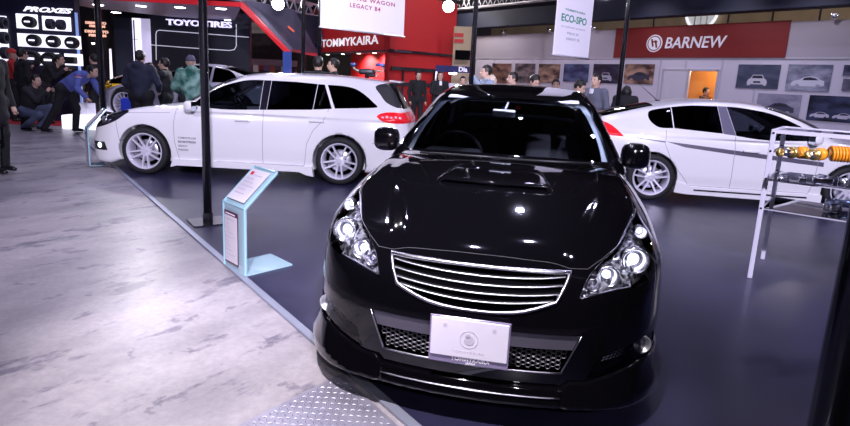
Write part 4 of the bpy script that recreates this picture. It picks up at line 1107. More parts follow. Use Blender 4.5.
# beige hall wall and round window-like lamp behind the booth
far = Pl((9.26+6.5, 16.2+5.0), WPd)
mb = MB(); slab(mb, far, -26, 8, 0, 5.6, .1); struct(mb, 'wall_beige', M['beige_wall'])
for i, u in enumerate((654, 728, 772, 819)):
    a, _ = far.sz(u, 22); mb = MB(); slab(mb, far, a-.03, a+.03, 0, 5.6, .1, off=.03); tag(mb.build('trim_%d' % (15+i), M['side_dark'], None), kind='structure')
ac, zc = far.sz(703.5, 13)
lp = thing('round_ceiling_light', 'large round white light with a barred face half hidden behind the navy beam', 'light', far.at(ac, zc, .12))
mb = MB(); mt = frame((0, 0, 0), far.d, (0, 0, 1)); r = (far.hit(720, 15)-far.hit(687, 15)).length/2
mb.lathe([(r*.86, .05), (r, .05), (r, 0), (r*.86, 0)], 40, mt, closed=True); mb.build('light_rim', mat('light_rim', (.8, .8, .8), .4, emit=(.9, .92, 1), es=.9), lp)
mb = MB(); mb.lathe([(0, .01), (r*.86, .01)], 40, mt); mb.build('diffuser', mat('diffuser', (.6, .6, .6), .5, emit=(.75, .8, .85), es=.35), lp)
mb = MB()
for q in (-.3, 0, .3): mb.box(far.d*q*r*1.2+far.n*.03, (.05, .03, r*1.5), rz=far.ang())
mb.build('light_bars', M['alu'], lp)

for q_x, q_y in ((1, 24), (6, 20), (11.5, 17), (15.5, 13)): lamp('POINT', 'far_fill', (q_x, q_y, 4.6), 220, .2, (1, .92, .85))  # unseen points added to brighten the beige wall and truss
for u_, off_ in ((500, 1.6), (580, 1.8), (660, 1.8), (740, 1.8), (815, 1.8)): lamp('SPOT', 'wall_lamp', wall.at(wall.sz(u_, 60)[0], 4.4, off_), 85, .08, (.95, .9, 1), target=wall.at(wall.sz(u_, 60)[0], 1.9, 0), spot=100, blend=.9)
# navy beam with trusses
beam = Pl((9.26*.98, 16.2*.98), WPd)
def truss(name, A_, B_, h, label, m=None, n=14, w=.28, cat='truss'):
    t = thing(name, label, cat, tuple((A_+B_)/2)); c = (A_+B_)/2
    A_ = A_-c; B_ = B_-c; d = (B_-A_); L = d.length; d.normalize(); sd = Vector((-d.y, d.x, 0)).normalized()*w/2; up = Vector((0, 0, h/2))
    ch = []
    mb = MB()
    for a in (1, -1):
        for b in (1, -1): mb.tube([A_+sd*a+up*b, B_+sd*a+up*b], .03, 8)
    mb.build('truss_chord', m or M['alu'], t, True)
    mb = MB(); st = L/n
    for k in range(n):
        p = A_+d*st*k; p2 = A_+d*st*(k+.5); p3 = A_+d*st*(k+1)
        for a in (1, -1):
            mb.tube([p+sd*a-up, p2+sd*a+up], .014, 6); mb.tube([p2+sd*a+up, p3+sd*a-up], .014, 6)
        mb.tube([p+sd-up, p3-sd-up], .012, 6); mb.tube([p2+sd+up, p2-sd+up], .012, 6)
    mb.build('truss_lacing', m or M['alu'], t, True)
    return t
a0, z0 = beam.sz(446, 30.5); a1, _ = beam.sz(850, 6.5)
_, zt = beam.sz(500, 11)
bz0 = z0; bz1 = zt
ob = thing('lighting_beam', 'long navy box beam hanging above the right-hand booth wall', 'beam', tuple(beam.at(0, bz0)))
mb = MB(); mb.box(beam.d*((a0+a1+3)/2)+Vector((0, 0, (bz1-bz0)/2)), (a1+3-a0, .5, bz1-bz0), rz=beam.ang(), bev=.02); mb.build('beam_box', M['navy'], ob)
mb = MB()
for k in range(6):
    p = beam.d*(a0+(a1-a0)*k/5)+Vector((0, 0, bz1-bz0)); mb.tube([p, p+Vector((0, 0, HZ-bz1-.02))], .012, 6)
mb.build('hanging_wires', M['black_metal'], ob)
truss('lighting_truss', beam.at(a0-.6, bz1+.42, .5), beam.at(a1+1.0, bz1+.42, .5), .55, 'aluminium lattice truss above the navy beam on the right', n=26)

# ------------------------------------------------------------------ red booth in the middle
cx = A(389.5, 49.7, 19.0); fz = cx.z
def at_h(u, v, z): return G(u, v, z)
lft = at_h(311, 53.0, fz); rgt = at_h(454.6, 55.8, fz)
pl1 = Pl((cx.x, cx.y), (cx-lft)[:2]); pl2 = Pl((cx.x, cx.y), (rgt-cx)[:2])
L1 = (Vector((lft.x, lft.y, 0))-Vector((cx.x, cx.y, 0))).length; L2 = (Vector((rgt.x, rgt.y, 0))-Vector((cx.x, cx.y, 0))).length
_, ztop2 = pl2.sz(445, 1.5)
RB = thing('red_booth', 'red exhibition booth with white TOMMYKAIRA lettering on its fascia', 'booth', (cx.x, cx.y, 0))
off = Vector((cx.x, cx.y, 0))
def rel(mb):
    mb.V = [v-off for v in mb.V]; return mb
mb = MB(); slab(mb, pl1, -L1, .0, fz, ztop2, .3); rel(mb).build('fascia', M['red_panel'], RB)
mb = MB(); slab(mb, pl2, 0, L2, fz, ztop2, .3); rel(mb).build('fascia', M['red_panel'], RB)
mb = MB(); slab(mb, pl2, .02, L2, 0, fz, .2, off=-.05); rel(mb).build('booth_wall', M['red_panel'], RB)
zin = fz
# recessed lit red wall
pa = pl1.sz(334, 60)[0]
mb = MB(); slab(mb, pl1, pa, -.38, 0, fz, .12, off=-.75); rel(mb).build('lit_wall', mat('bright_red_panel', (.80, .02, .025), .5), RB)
mb = MB(); slab(mb, pl1, -L1, 0, fz-.06, fz, .9, off=.02); rel(mb).build('soffit', M['side_dark'], RB)
for u, v in ((321, 54), (336, 53), (351.5, 51.8), (367, 51.5), (384, 51)):
    a, _ = pl1.sz(u, v); p = pl1.at(a, fz-.075, -.30)
    mb = MB(); mb.lathe([(0, 0), (.07, 0), (.08, .03)], 16, Matrix.Translation(p-off)); mb.build('downlight', M['warmlamp'], RB)
    if u > 350: lamp('SPOT', 'booth_downlight', p-Vector((0, 0, .03)), 300, .05, (1, .9, .85), target=pl1.at(a, 1.4, -.75), spot=140, blend=.9)
for v in (68.5, 84): # black rails on the side wall
    a, z = pl2.sz(398, v)
    mb = MB(); slab(mb, pl2, .1, L2*.72, z-.06, z+.06, .05, off=.03); rel(mb).build('wall_rail', M['black_metal'], RB)
a, z = pl2.sz(390, 50.2); mb = MB(); slab(mb, pl2, 0, L2, fz-.05, fz+.03, .08, off=.04); rel(mb).build('wall_rail', M['black_metal'], RB)
for u in (403, 434):
    a, _ = pl2.sz(u, 75); mb = MB(); slab(mb, pl2, a-.03, a+.03, 0, pl2.sz(398, 68.5)[1], .05, off=.03); rel(mb).build('wall_post', M['black_metal'], RB)
mb = MB(); slab(mb, pl2, -.05, L2+.1, ztop2, ztop2+.12, .35, off=.03); slab(mb, pl1, -L1-.1, .05, ztop2, ztop2+.12, .35, off=.03); rel(mb).build('top_cap', M['black_metal'], RB)
a0, z0_ = pl1.sz(322.3, 46.2); a1, z1_ = pl1.sz(379, 44.0); _, z2_ = pl1.sz(379, 34.6); h_ = z2_-z1_; zm_ = (z2_+z1_)/2; _, zq_ = pl1.sz(322.3, 42)
text_fit('fascia_lettering', 'TOMMYKAIRA', a1-a0, h_, mat('lit_white_letter', (.9, .88, .95), .5, emit=(.9, .88, 1), es=.45), RB, Matrix.Translation(-off)@pl1.mat((a0+a1)/2, zm_, .02), .005, bold=.015)
for q_u in (335, 365): lamp('SPOT', 'fascia_light', pl1.at(pl1.sz(q_u, 44)[0], 5.2, 2.2), 260, .08, (1, .95, 1), target=pl1.at(pl1.sz(q_u, 44)[0], zm_, 0), spot=70, blend=.7)  # unseen spots added to brighten the red fascia and its lettering
lamp('SPOT', 'fascia_light', pl2.at(L2*.5, 5.2, 3.0), 220, .08, (1, .95, 1), target=pl2.at(L2*.5, 3.0, 0), spot=80, blend=.7)  # same added fill for the side fascia
a, z = pl1.sz(317.4, 40); mb = MB(); mt = Matrix.Translation(-off)@pl1.mat(a, z, .02); rr_ = (pl1.hit(323, 40)-pl1.hit(312, 40)).length/2
mb.lathe([(0, .02), (rr_, .02), (rr_, 0)], 32, mt); eo = mb.build('round_emblem', mat('emblem_blue', (.05, .08, .30), .4), RB)
mb = MB(); mb.lathe([(rr_*.78, .024), (rr_, .024)], 32, mt); mb.tube([mt@Vector((-rr_*.4, -rr_*.3, .024)), mt@Vector((0, rr_*.5, .024)), mt@Vector((rr_*.4, -rr_*.3, .024))], .03, 6); mb.build('emblem_mark', M['white_letter'], eo)

# blue kiosk sign, dark monitor and red lettering behind on the right of the red booth
ks = Pl((A(436, 68, 17.6).x, 17.6), (1, .02)); a0, z0 = ks.sz(435.6, 71.5); a1, _ = ks.sz(470, 70); _, z1 = ks.sz(435.6, 65)
KO = thing('kiosk', 'small kiosk with a dark blue header board beside the red booth', 'kiosk', tuple(ks.at(a0, 0)))
def relk(mb, o):
    mb.V = [v-o.location for v in mb.V]; return mb
mb = MB(); slab(mb, ks, a0, a1+.05, z0, z1, .12); relk(mb, KO).build('header_board', mat('kiosk_blue', (.006, .008, .09), .7), KO)
text_obj('header_lettering', 'Dia', (z1-z0)*1.0, M['white_letter'], KO, Matrix.Translation(-KO.location)@ks.mat(a1-.22, (z0+z1)/2, .01), .008, bold=.008)
for x in (a0+.03, a1):
    mb = MB(); slab(mb, ks, x-.03, x+.03, 0, z0, .06); relk(mb, KO).build('kiosk_post', M['alu'], KO)
for u in (451, 455):
    a, z = ks.sz(u, 73.5); mb = MB(); mb.lathe([(0, -.03), (.05, -.02), (.06, .02), (0, .03)], 14, Matrix.Translation(ks.at(a, z, -.1)-KO.location)); mb.build('kiosk_lamp', M['litlamp'], KO)
mb = MB(); a, z = ks.sz(454, 80); slab(mb, ks, a0, a1, 0, z-.1, .5, off=-.1); relk(mb, KO).build('counter', M['white_panel'], KO)
mp_ = Pl((A(455, 50, 19.5).x, 19.5), (1, -.1)); a0, z0 = mp_.sz(454.8, 59.5); a1, z1 = mp_.sz(470.5, 50.5)
mb = MB(); slab(mb, mp_, a0, a1, z0, z1, .12); tag(mb.build('wall_monitor', M['dark_void'], None), 'black wall-hung screen right of the red booth edge', 'screen')
mp2 = Pl((A(455, 50, 20.5).x, 20.5), (1, -.1)); a0, z0 = mp2.sz(453, 48); a1, z1 = mp2.sz(476, 27)
mb = MB(); slab(mb, mp2, a0, a1+.02, 0, z1, .1); struct(mb, 'wall_beige_2', M['beige_wall'])
sgn = thing('wall_sign', 'small red lettered sign on the beige wall beside the red booth', 'sign', tuple(mp2.at(a0+.1, 3)))
for v0, v1 in ((33, 37), (39, 43)):
    x0, zz1 = mp2.sz(454.5, v0); x1, zz0 = mp2.sz(463.5, v1); mb = MB(); slab(mb, mp2, x0, x1, zz0, zz1, .04, off=.04); mb.V = [v-sgn.location for v in mb.V]; mb.build('sign_strip', M['red_panel'], sgn)

# ------------------------------------------------------------------ poles, banners
def pole(u, v, Z, label, dia=.09, h=6.0, base=None, name='pole'):
    g = base if base is not None else A(u, v, Z); t = thing(name, label, 'pole', (g.x, g.y, 0), 0, None)
    mb = MB(); mb.tube([(0, 0, 0.01), (0, 0, h)], dia/2, 20); mb.build('pole_shaft', M['black_metal'], t, True)
    mb = MB(); mb.box((0, 0, .006), (.34, .34, .012), rz=.6, bev=.003); mb.build('base_plate', M['black_metal'], t)
    mb = MB(); mb.tube([(0, 0, .012), (0, 0, .10)], dia/2+.008, 20); mb.build('base_collar', M['black_metal'], t)
    return t
pole(0, 0, 0, 'glossy black pole on a square base plate in front of the estate car', .080, 6.5, base=Vector((-2.103, 5.417, 0)))
pole(472.5, 60, 9.6, 'black pole rising behind the roof of the black saloon', .08, 6.5)
pole(622.5, 60, 10.6, 'black pole between the black saloon and the white fastback', .085, 6.5)
pole(303.3, 40, 13.2, 'thin black pole left of the red booth emblem', .09, 6.8)
pole(319.5, 40, 12.2, 'black pole at the left edge of the white hanging banner', .075, 6.48)
pole(100.5, 60, 11.6, 'black pole in front of the dark wall beside the tyre display', .12, 6.5)
o = pole(0, 0, 0, 'black pole close to the camera at the right edge', .15, 5.0, base=Vector((1.36, 1.62, 0)))
mb = MB(); BH = 6.45
fr_ = thing('overhead_frame', 'black overhead tube frame linking the stage poles above the cars', 'frame', (2, 9, BH))
pts = [Vector((-2.103, 5.417, BH+.05)), A(319.5, 40, 12.2), A(472.5, 60, 9.6), A(622.5, 60, 10.6)]
for p in pts: p.z = BH+.10
mb.tube([p-fr_.location for p in pts], .05, 10); mb.build('frame_tube', M['black_metal'], fr_, True)
def banner(u0, v0, u1, v1, Z, W_top, label, lines, th=.02, name='hanging_banner', top=6.3):
    bl = A(u0, v0, Z); br = G(u1, v1, bl.z); pl = Pl((bl.x, bl.y), (br-bl)[:2]); w = (Vector((br.x-bl.x, br.y-bl.y))).length
    t = thing(name, label, 'banner', tuple(bl)); o = t.location
    mb = MB(); slab(mb, pl, 0, w, bl.z, W_top, th, bev=.004); mb.V = [v-o for v in mb.V]; mb.build('banner_cloth', M['white_cloth'], t)
    mb = MB(); mb.tube([pl.at(-.03, bl.z)-o, pl.at(w+.03, bl.z)-o], .018, 8); mb.build('bottom_rod', M['alu'], t, True)
    mb = MB()
    for q in (.06, w-.06): mb.tube([pl.at(q, W_top)-o, pl.at(q, BH+.1)-o], .008, 6)
    mb.build('hanging_cords', M['black_metal'], t)
    for (txt, u0_, u1_, vc, hp, m, kw) in lines:
        a0_, z = pl.sz((u0_+u1_)/2, vc); x0, _ = pl.sz(u0_, vc); x1, _ = pl.sz(u1_, vc); a2, z2 = pl.sz((u0_+u1_)/2, vc+hp)
        text_fit('banner_lettering', txt, x1-x0, z-z2, m, t, Matrix.Translation(-o)@pl.mat((x0+x1)/2, z, .002), .001, **kw)
    return t, pl
redp = mat('red_purple_print', (.38, .03, .12), .6); grn = mat('green_print', (.02, .25, .16), .6); gry = mat('grey_print', (.40, .42, .48), .6); dgr = mat('dark_green_print', (.10, .25, .22), .6)
banner(320.5, 26.8, 403.7, 36.8, 10.6, 4.6, 'large white banner reading LEGACY B4 hanging before the red booth',
       [('TOURING WAGON', 334, 395, -.2, 4.2, redp, dict(space=1.2, bold=.02)), ('LEGACY B4', 349.8, 380.3, 7.2, 4.4, redp, dict(space=1.25, bold=.02))])
banner(553.2, 54.3, 588.2, 58.8, 9.6, 4.2, 'narrow white banner with green ECO-SPO lettering hanging over the stage',
       [('TOMMYKAIRA', 565, 585.5, 11.5, 2.3, dgr, dict(space=1.2, bold=.02)), ('ECO-SPO', 561.3, 586.8, 19.6, 7.6, grn, dict(bold=.02)), ('ACCESSORY & PARTS', 560.5, 585, 28, 1.7, gry, dict()),
        ('PRIUS 30', 567, 578.5, 34, 2.3, gry, dict(bold=.02)), ('INSIGHT ZE', 566, 579.5, 39.6, 2.4, gry, dict(bold=.02))])

# ------------------------------------------------------------------ left: tyre display wall
pw = Pl((A(74, 34, 14.6).x, 14.6), (1, .10)); 
zt = pw.sz(40, -6)[1]
TW = thing('tyre_display_wall', 'dark display wall reading PROXES with lit white panels of tyres', 'display wall', tuple(pw.at(0, 0)))
o_ = TW.location
sl = pw.sz(-60, 20)[0]; sr = pw.sz(76, 30)[0]
mb = MB(); slab(mb, pw, sl, sr, 0, zt, .25); mb.V = [v-o_ for v in mb.V]; mb.build('wall_panel', mat('display_wall_navy', (.02, .02, .045), .4), TW)
mb = MB(); slab(mb, pw, sr, sr+.05, 0, zt-.4, .05, off=.02); mb.V = [v-o_ for v in mb.V]; mb.build('lit_edge', mat('blue_lit_edge', (.3, .45, .9), .4, emit=(.35, .5, 1), es=.4), TW)
a0, zz1 = pw.sz(24, 5.2); a1, zz0 = pw.sz(73, 14.4)
_, za = pw.sz(48, 7.5); _, zb = pw.sz(48, 12.6); hh = za-zb
a0 = pw.sz(23.5, 10)[0]; a1 = pw.sz(73.2, 12)[0]
text_fit('wall_lettering', 'PROXES', a1-a0, hh, mat('lit_letter', (1, 1, 1), .5, emit=(.9, .88, 1), es=1.2), TW, Matrix.Translation(-o_)@pw.mat((a0+a1)/2, (za+zb)/2, .01), .01, shear=.4, bold=.03)
def lightbox(u0, v0, u1, v1):
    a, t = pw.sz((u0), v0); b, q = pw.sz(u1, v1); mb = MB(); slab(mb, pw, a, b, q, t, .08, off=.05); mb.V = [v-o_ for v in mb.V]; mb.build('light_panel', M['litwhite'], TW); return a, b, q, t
lightbox(16.7, 13.6, 38.6, 29.2); lightbox(42.8, 16, 71.6, 31.6); lightbox(18.2, 33.2, 81.0, 49.4); lightbox(19.2, 51.2, 60, 66); lightbox(65.2, 53.5, 82.8, 66); lightbox(-60, 12.5, 10.5, 62)
def tyre_at(u, v, rpx, face=True, lab=''):
    pq = Pl(pw.at(0, 0, .26 if face else .22)[:2], pw.d); h3 = pq.hit(u, v); a = (h3-pw.p).dot(pw.d); z = h3.z; r = rpx/FOC*h3.y*.88
    mt = pw.mat(a, z, .07)
    t = thing('tire', lab, 'tire', tuple(pw.at(a, z, .06)), 0, 'tyres mounted on the lit display wall'); p0 = t.location
    if face:
        mt = Matrix.Translation(-p0)@mt
        mb = MB(); mb.lathe([(r*.62, .02), (r*.66, .0), (r*.95, 0), (r, .03), (r, .17), (r*.95, .2), (r*.66, .2), (r*.62, .18)], 36, mt, closed=True); mb.build('tire_body', M['rubber'], t, True)
        mb = MB(); mb.lathe([(0, .13), (r*.2, .14), (r*.6, .13), (r*.63, .17)], 30, mt); mb.build('rim', mat('dark_rim', (.03, .03, .05), .4, .6), t, True)
        mb = MB(); mb.box(mt@Vector((0, 0, .205)), (r*.95, .01, r*.26), rz=pw.ang()); mb.build('label_bar', M['litwhite'], t)
    else:
        mb = MB(); w = .14
        m2 = Matrix.Rotation(pw.ang(), 4, 'Z')@Matrix.Rotation(math.pi/2, 4, 'Y')
        mb.lathe([(r*.6, -w/2), (r*.95, -w/2), (r, -w*.35), (r, w*.35), (r*.95, w/2), (r*.6, w/2)], 30, Matrix.Translation((0, 0, 0))@Matrix.Translation(pw.n*.22)@m2, closed=True); mb.build('tire_body', noise_mat('tread_rubber', (.02, .02, .03), (.06, .06, .09), 30, .7), t, True)
for i, (u, v, r, f, lab) in enumerate([(27.2, 21.6, 6.2, True, 'tyre alone on the small upper left lit panel'),
        (51.7, 24.2, 5.6, False, 'upright tyre on the upper right lit panel, left of the two'), (62.2, 25, 5.6, False, 'upright tyre on the upper right lit panel, right of the two'),
        (31.8, 40.2, 6.5, True, 'left tyre of three on the long lit panel'), (51.4, 41.3, 6.5, True, 'middle tyre of three on the long lit panel'), (70.2, 42.6, 6.5, True, 'right tyre of three on the long lit panel'),
        (30.5, 58.5, 8.5, True, 'larger left tyre on the lowest lit panel'), (48, 60, 8.5, True, 'larger right tyre on the lowest lit panel'),
        (4.2, 23.2, 6.6, False, 'top tyre of the left edge column'), (5.7, 38, 6.6, False, 'middle tyre of the left edge column'), (7, 53, 6.6, False, 'bottom tyre of the left edge column')]):
    tyre_at(u, v, r, f, lab)
a, z = pw.sz(74.5, 60.5); mb = MB(); mb.box(pw.at(a, z, .2), (.26, .2, .17), rz=pw.ang(), bev=.02); tag(mb.build('display_box', M['trim_black'], None), 'small dark box on the lit panel above the bending man', 'box')
# red floor mat and white plinth near the display wall
mb = MB(); g = G(40, 124); mb.prism([(g.x-2.5, g.y-.3), (g.x+.7, g.y-.1), (g.x+.4, g.y+1.0), (g.x-2.6, g.y+.9)], .012, Matrix.Translation((0, 0, -.0145))); tag(mb.build('red_mat', mat('red_carpet', (.45, .02, .03), .9), None), 'red mat on the concrete under the tyre display crowd', 'mat')
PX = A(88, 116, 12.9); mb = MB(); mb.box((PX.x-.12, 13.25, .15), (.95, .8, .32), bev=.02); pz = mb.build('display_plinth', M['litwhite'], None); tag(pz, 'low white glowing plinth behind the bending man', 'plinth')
mb = MB(); mb.box((PX.x-.28, 13.25, .445), (.34, .34, .27), bev=.01); tag(mb.build('white_box', mat('white_box', (.85, .82, .9), .5), None), 'white box standing on the low plinth behind the bending man', 'box')

# dark slogan wall, navy partition, lit column, back wall
bw = Pl((A(98, 30, 20.8).x, 20.8), (1, .12))
mb = MB(); slab(mb, bw, bw.sz(76, 30)[0], bw.sz(114, 30)[0], 0, 4.2, .2); struct(mb, 'wall_slogan', mat('brown_black_wall', (.018, .013, .018), .6))
for txt, u, v, hp in (('DRIVEN TO', 96, 23, 1.9), ('PERFORM', 97.5, 26.4, 1.9), ('DRIVEN TO', 96.5, 32, 1.9), ('PERFORM', 97.5, 35.4, 1.9)):
    pass
ws_ = thing('slogan_sign', 'two blocks of glowing orange-pink lettering on the dark wall', 'sign', tuple(bw.at(0, 3)))
warm = mat('pink_orange_glow', (1, .6, .5), .5, emit=(1, .55, .42), es=.9)
for txt, u, v, hp in (('DRIVEN TO', 96, 23.2, 2.3), ('PERFORM', 97.5, 26.4, 2.1), ('DRIVEN TO', 96.8, 31.8, 2.6), ('PERFORM', 97.8, 35.6, 2.3)):
    a, z = bw.sz(u, v); _, z2 = bw.sz(u, v+hp)
    text_obj('slogan_lettering', txt, (z-z2)*1.36, warm, ws_, Matrix.Translation(-ws_.location)@bw.mat(a, z, .02), .01, bold=.008, squash=1.25)
mb = MB(); a, z = bw.sz(97, 45); mb.lathe([(0, 0), (.05, .02), (.06, .06)], 12, Matrix.Translation(bw.at(a, z, .3)-ws_.location)); mb.build('sign_lamp', M['warmlamp'], ws_)
np_ = Pl((A(120, 40, 19.2).x, 19.2), (1, .10))
mb = MB(); slab(mb, np_, np_.sz(114, 30)[0], np_.sz(133, 30)[0], 0, 3.05, .5); struct(mb, 'wall_navy', M['navy'])
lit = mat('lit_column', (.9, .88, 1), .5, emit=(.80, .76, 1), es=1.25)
a0 = np_.sz(133.5, 40)[0]; a1 = np_.sz(141.5, 40)[0]; a2 = np_.sz(151.5, 40)[0]
cl = thing('lit_column', 'tall white glowing column behind the man in the navy hoodie', 'column', tuple(np_.at(a0, 0)))
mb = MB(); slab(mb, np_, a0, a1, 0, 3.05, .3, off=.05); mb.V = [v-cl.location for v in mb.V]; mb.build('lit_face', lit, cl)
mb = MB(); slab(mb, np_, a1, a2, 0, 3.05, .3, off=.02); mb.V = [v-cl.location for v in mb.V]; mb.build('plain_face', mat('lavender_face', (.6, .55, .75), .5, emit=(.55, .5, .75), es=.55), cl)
mb = MB(); a, z = np_.sz(139.5, 30); mb.tube([np_.at(a, 0, .45), np_.at(a, 2.95, .45)], .022, 8); mb.box(np_.at(a, np_.sz(139, 40)[1], .45), (.22, .02, .02)); mb.box(np_.at(a, .02, .45), (.4, .4, .03), bev=.01)
tag(mb.build('thin_stand', M['black_metal'], None), 'thin dark stand in front of the glowing column', 'stand')
fin = Pl((A(111, 60, 18.9).x, 18.9), (1, .1)); mb = MB(); a, z0 = fin.sz(110, 68); b, _ = fin.sz(112.6, 68); _, z1 = fin.sz(112, 49)
mb.prism([(0, 0), ((b-a), 0), ((b-a)*.9, z1), ((b-a)*.6, z1)], .1, frame(fin.at(a, 0), fin.d, (0, 0, 1))); tag(mb.build('lit_fin', lit, None), 'narrow glowing white fin at the edge of the navy partition', 'light')
# tyre booth back wall with light lines
tw = Pl((A(200, 40, 18.6).x, 18.6), (1, .02))
mb = MB(); slab(mb, tw, tw.sz(151, 40)[0], tw.sz(250, 40)[0], 0, 3.3, .2); struct(mb, 'wall_tyre_booth', mat('blue_black_wall', (.016, .017, .032), .5))
ln = mat('light_line', (.8, .8, .9), .5, emit=(.6, .6, .75), es=.55)
def polyl(pts, name, lab):
    mb = MB(); mb.tube([tw.at(*tw.sz(u, v), .02 if pts[0][0] > 153 else .06) for u, v in pts], .014, 6); tag(mb.build(name, ln, None, True), lab, 'light line', 'thin light lines on the tyre booth wall')
polyl([(156.5, 60), (156.2, 34), (157, 31.3), (159.5, 30.2), (180, 31.8), (249, 37.3)], 'light_line', 'pale light line bending from upright to level at the wall top')
polyl([(152, 45), (180, 47.2), (230, 50.6), (235, 49.6), (236.9, 46), (236.8, 24.5)], 'light_line', 'pale light line turning upwards at its right end')
# canopy
cz = G(141, 6, 3.9)
zc_ = 3.08
def H(u, v, z=zc_): return G(u, v, z)
f0 = H(20, -4.5); f1 = H(241, 7.0); b1 = H(233, 23.5); b0 = H(92, 8.0)
CN = thing('booth_canopy', 'wide booth canopy with a red front edge and a sloping right wing', 'canopy', tuple(f1)); oc = CN.location
th_ = .18
def sheet(name, pts, th, m, up=Vector((0, 0, 1))):
    n = len(pts); V = [p-oc for p in pts]+[p+up*th-oc for p in pts]
    mb = MB(); mb.add(V, [tuple(range(n))[::-1], tuple(range(n, 2*n))]+[(i, (i+1) % n, n+(i+1) % n, n+i) for i in range(n)]); o = mb.build(name, m, CN); auto_smooth(o, 10); return o
und = mat('canopy_underside', (.36, .33, .46), .45)
sheet('canopy_panel', [f0, f1, b1, Vector((b0.x, b0.y, zc_))], .10, und)
# red front edge
mb = MB(); dd = (f1-f0).normalized(); nn = Vector((dd.y, -dd.x, 0))
P0 = f0+nn*.03; P1 = f1+nn*.03
hh_ = (tw.p.y and (A(230, 1.8, f1.y).z-f1.z))
mb.add([p-oc for p in (P0, P1, P1+Vector((0, 0, hh_)), P0+Vector((0, 0, hh_)), P0-nn*.06, P1-nn*.06, P1-nn*.06+Vector((0, 0, hh_)), P0-nn*.06+Vector((0, 0, hh_)))],
       [(0, 1, 2, 3), (5, 4, 7, 6), (3, 2, 6, 7), (4, 5, 1, 0), (1, 5, 6, 2), (4, 0, 3, 7)])
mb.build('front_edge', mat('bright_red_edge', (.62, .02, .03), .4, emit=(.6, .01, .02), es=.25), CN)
# wing sloping down to the right
fy = f1.y; wt = A(241.5, 1.8, fy); wti = A(239.8, 7.0, fy); wb = A(289, 51.2, fy+.3); wbi = A(283.6, 51.4, fy+.3)
mb = MB(); V = [wti, wt, wb, wbi]; V2 = [v+Vector((.02, .12, 0)) for v in V]
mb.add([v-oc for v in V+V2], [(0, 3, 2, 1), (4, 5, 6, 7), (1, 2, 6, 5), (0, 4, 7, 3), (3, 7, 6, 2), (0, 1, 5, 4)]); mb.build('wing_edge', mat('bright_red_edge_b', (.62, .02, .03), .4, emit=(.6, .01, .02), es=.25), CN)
wr0 = A(262, 8, fy+1.6); wr1 = A(316.5, 56.5, fy+2.4)
mb = MB(); V = [wt+Vector((0, .1, 0)), A(292, 12, fy+2.4), wr1, wb+Vector((0, .1, 0))]; V2 = [v+Vector((.05, .1, .08)) for v in V]
mb.add([v-oc for v in V+V2], [(0, 3, 2, 1), (4, 5, 6, 7), (1, 2, 6, 5), (0, 4, 7, 3), (3, 7, 6, 2), (0, 1, 5, 4)])
mb.build('wing_panel', noise_mat('grey_wing', (.07, .065, .10), (.11, .10, .15), 1.5, .35), CN)
mb = MB(); p_ = A(291, 29, fy+1.2); mb.box(p_-oc, (.22, .03, .05), rot=Matrix.Rotation(R_(38), 3, 'Y'), bev=.01); mb.build('orange_mark', mat('orange_mark', (.8, .12, .05), .5, emit=(.8, .12, .05), es=.3), CN)
for u, v in ((98, 5), (141, 6), (180, 7.5), (221, 8.8), (161.5, 18), (228.5, 20.3), (116, 12.5)):
    p = H(u, v); mb = MB(); mb.lathe([(0, -.015), (.12, -.01), (.14, .0)], 20, Matrix.Translation(p-oc)); mb.build('canopy_downlight', M['litlamp'], CN)
    lamp('SPOT', 'canopy_lamp', p-Vector((0, 0, .05)), 60, .1, (.9, .9, 1), target=p-Vector((0, 0, 3)), spot=120, blend=.8)
# sign letters under the canopy
ts = Pl((A(200, 23, 18.3).x, 18.3), (1, .02)); a0, za = ts.sz(166.5, 18.3); a1, _ = ts.sz(232, 25); _, zb = ts.sz(166.5, 23.8)
ttl = thing('tire_sign', 'glowing white TOYO TIRES letters under the canopy', 'sign', tuple(ts.at(a0, za)))
h_ = za-zb
text_fit('sign_lettering', 'TOYO TIRES', a1-a0, h_*1.08, mat('letter_glow', (1, 1, 1), .5, emit=(.66, .62, 1), es=1.4), ttl, Matrix.Translation(-ttl.location)@ts.mat((a0+a1)/2, (ts.sz(200, 20.6)[1]+ts.sz(200, 26.6)[1])/2, 0), .03, bold=.02)
mb = MB(); slab(mb, ts, a0-.1, a1+.1, zb-.05, zb+.0, .06, off=-.05); mb.V = [v-ttl.location for v in mb.V]; mb.build('sign_rail', M['black_metal'], ttl)

# background under the wing
dk = Pl((A(270, 50, 24).x, 24), (1, 0))
mb = MB(); slab(mb, dk, dk.sz(246, 40)[0], dk.sz(306, 40)[0], 0, 5.2, .2); struct(mb, 'wall_dark_booth', mat('dark_olive_wall', (.03, .028, .03), .7))
mb = MB(); a, z0 = dk.sz(250, 33); b, z1 = dk.sz(263, 23); slab(mb, dk, a, b+.6, z0, z1, .1, off=.06); struct(mb, 'trim_30', mat('beige_strip', (.28, .25, .22), .7))
SHF = thing('far_counter', 'far grey counter with small goods beyond the estate car roof', 'counter', tuple(dk.at(0, 0)))
a, z0 = dk.sz(250, 66); b, z1 = dk.sz(300, 61.5)
mb = MB(); slab(mb, dk, a, b, z0+.05, z1, .5, off=1.0); mb.V = [v-SHF.location for v in mb.V]; mb.build('counter_top', mat('grey_counter', (.25, .23, .25), .6), SHF)
mb = MB(); slab(mb, dk, a, b, 0, z0, .4, off=.9); mb.V = [v-SHF.location for v in mb.V]; mb.build('counter_base', mat('counter_dark', (.05, .04, .05), .7), SHF)
cols = [(.35, .12, .06), (.1, .1, .14), (.5, .45, .4), (.25, .05, .05), (.12, .14, .3)]
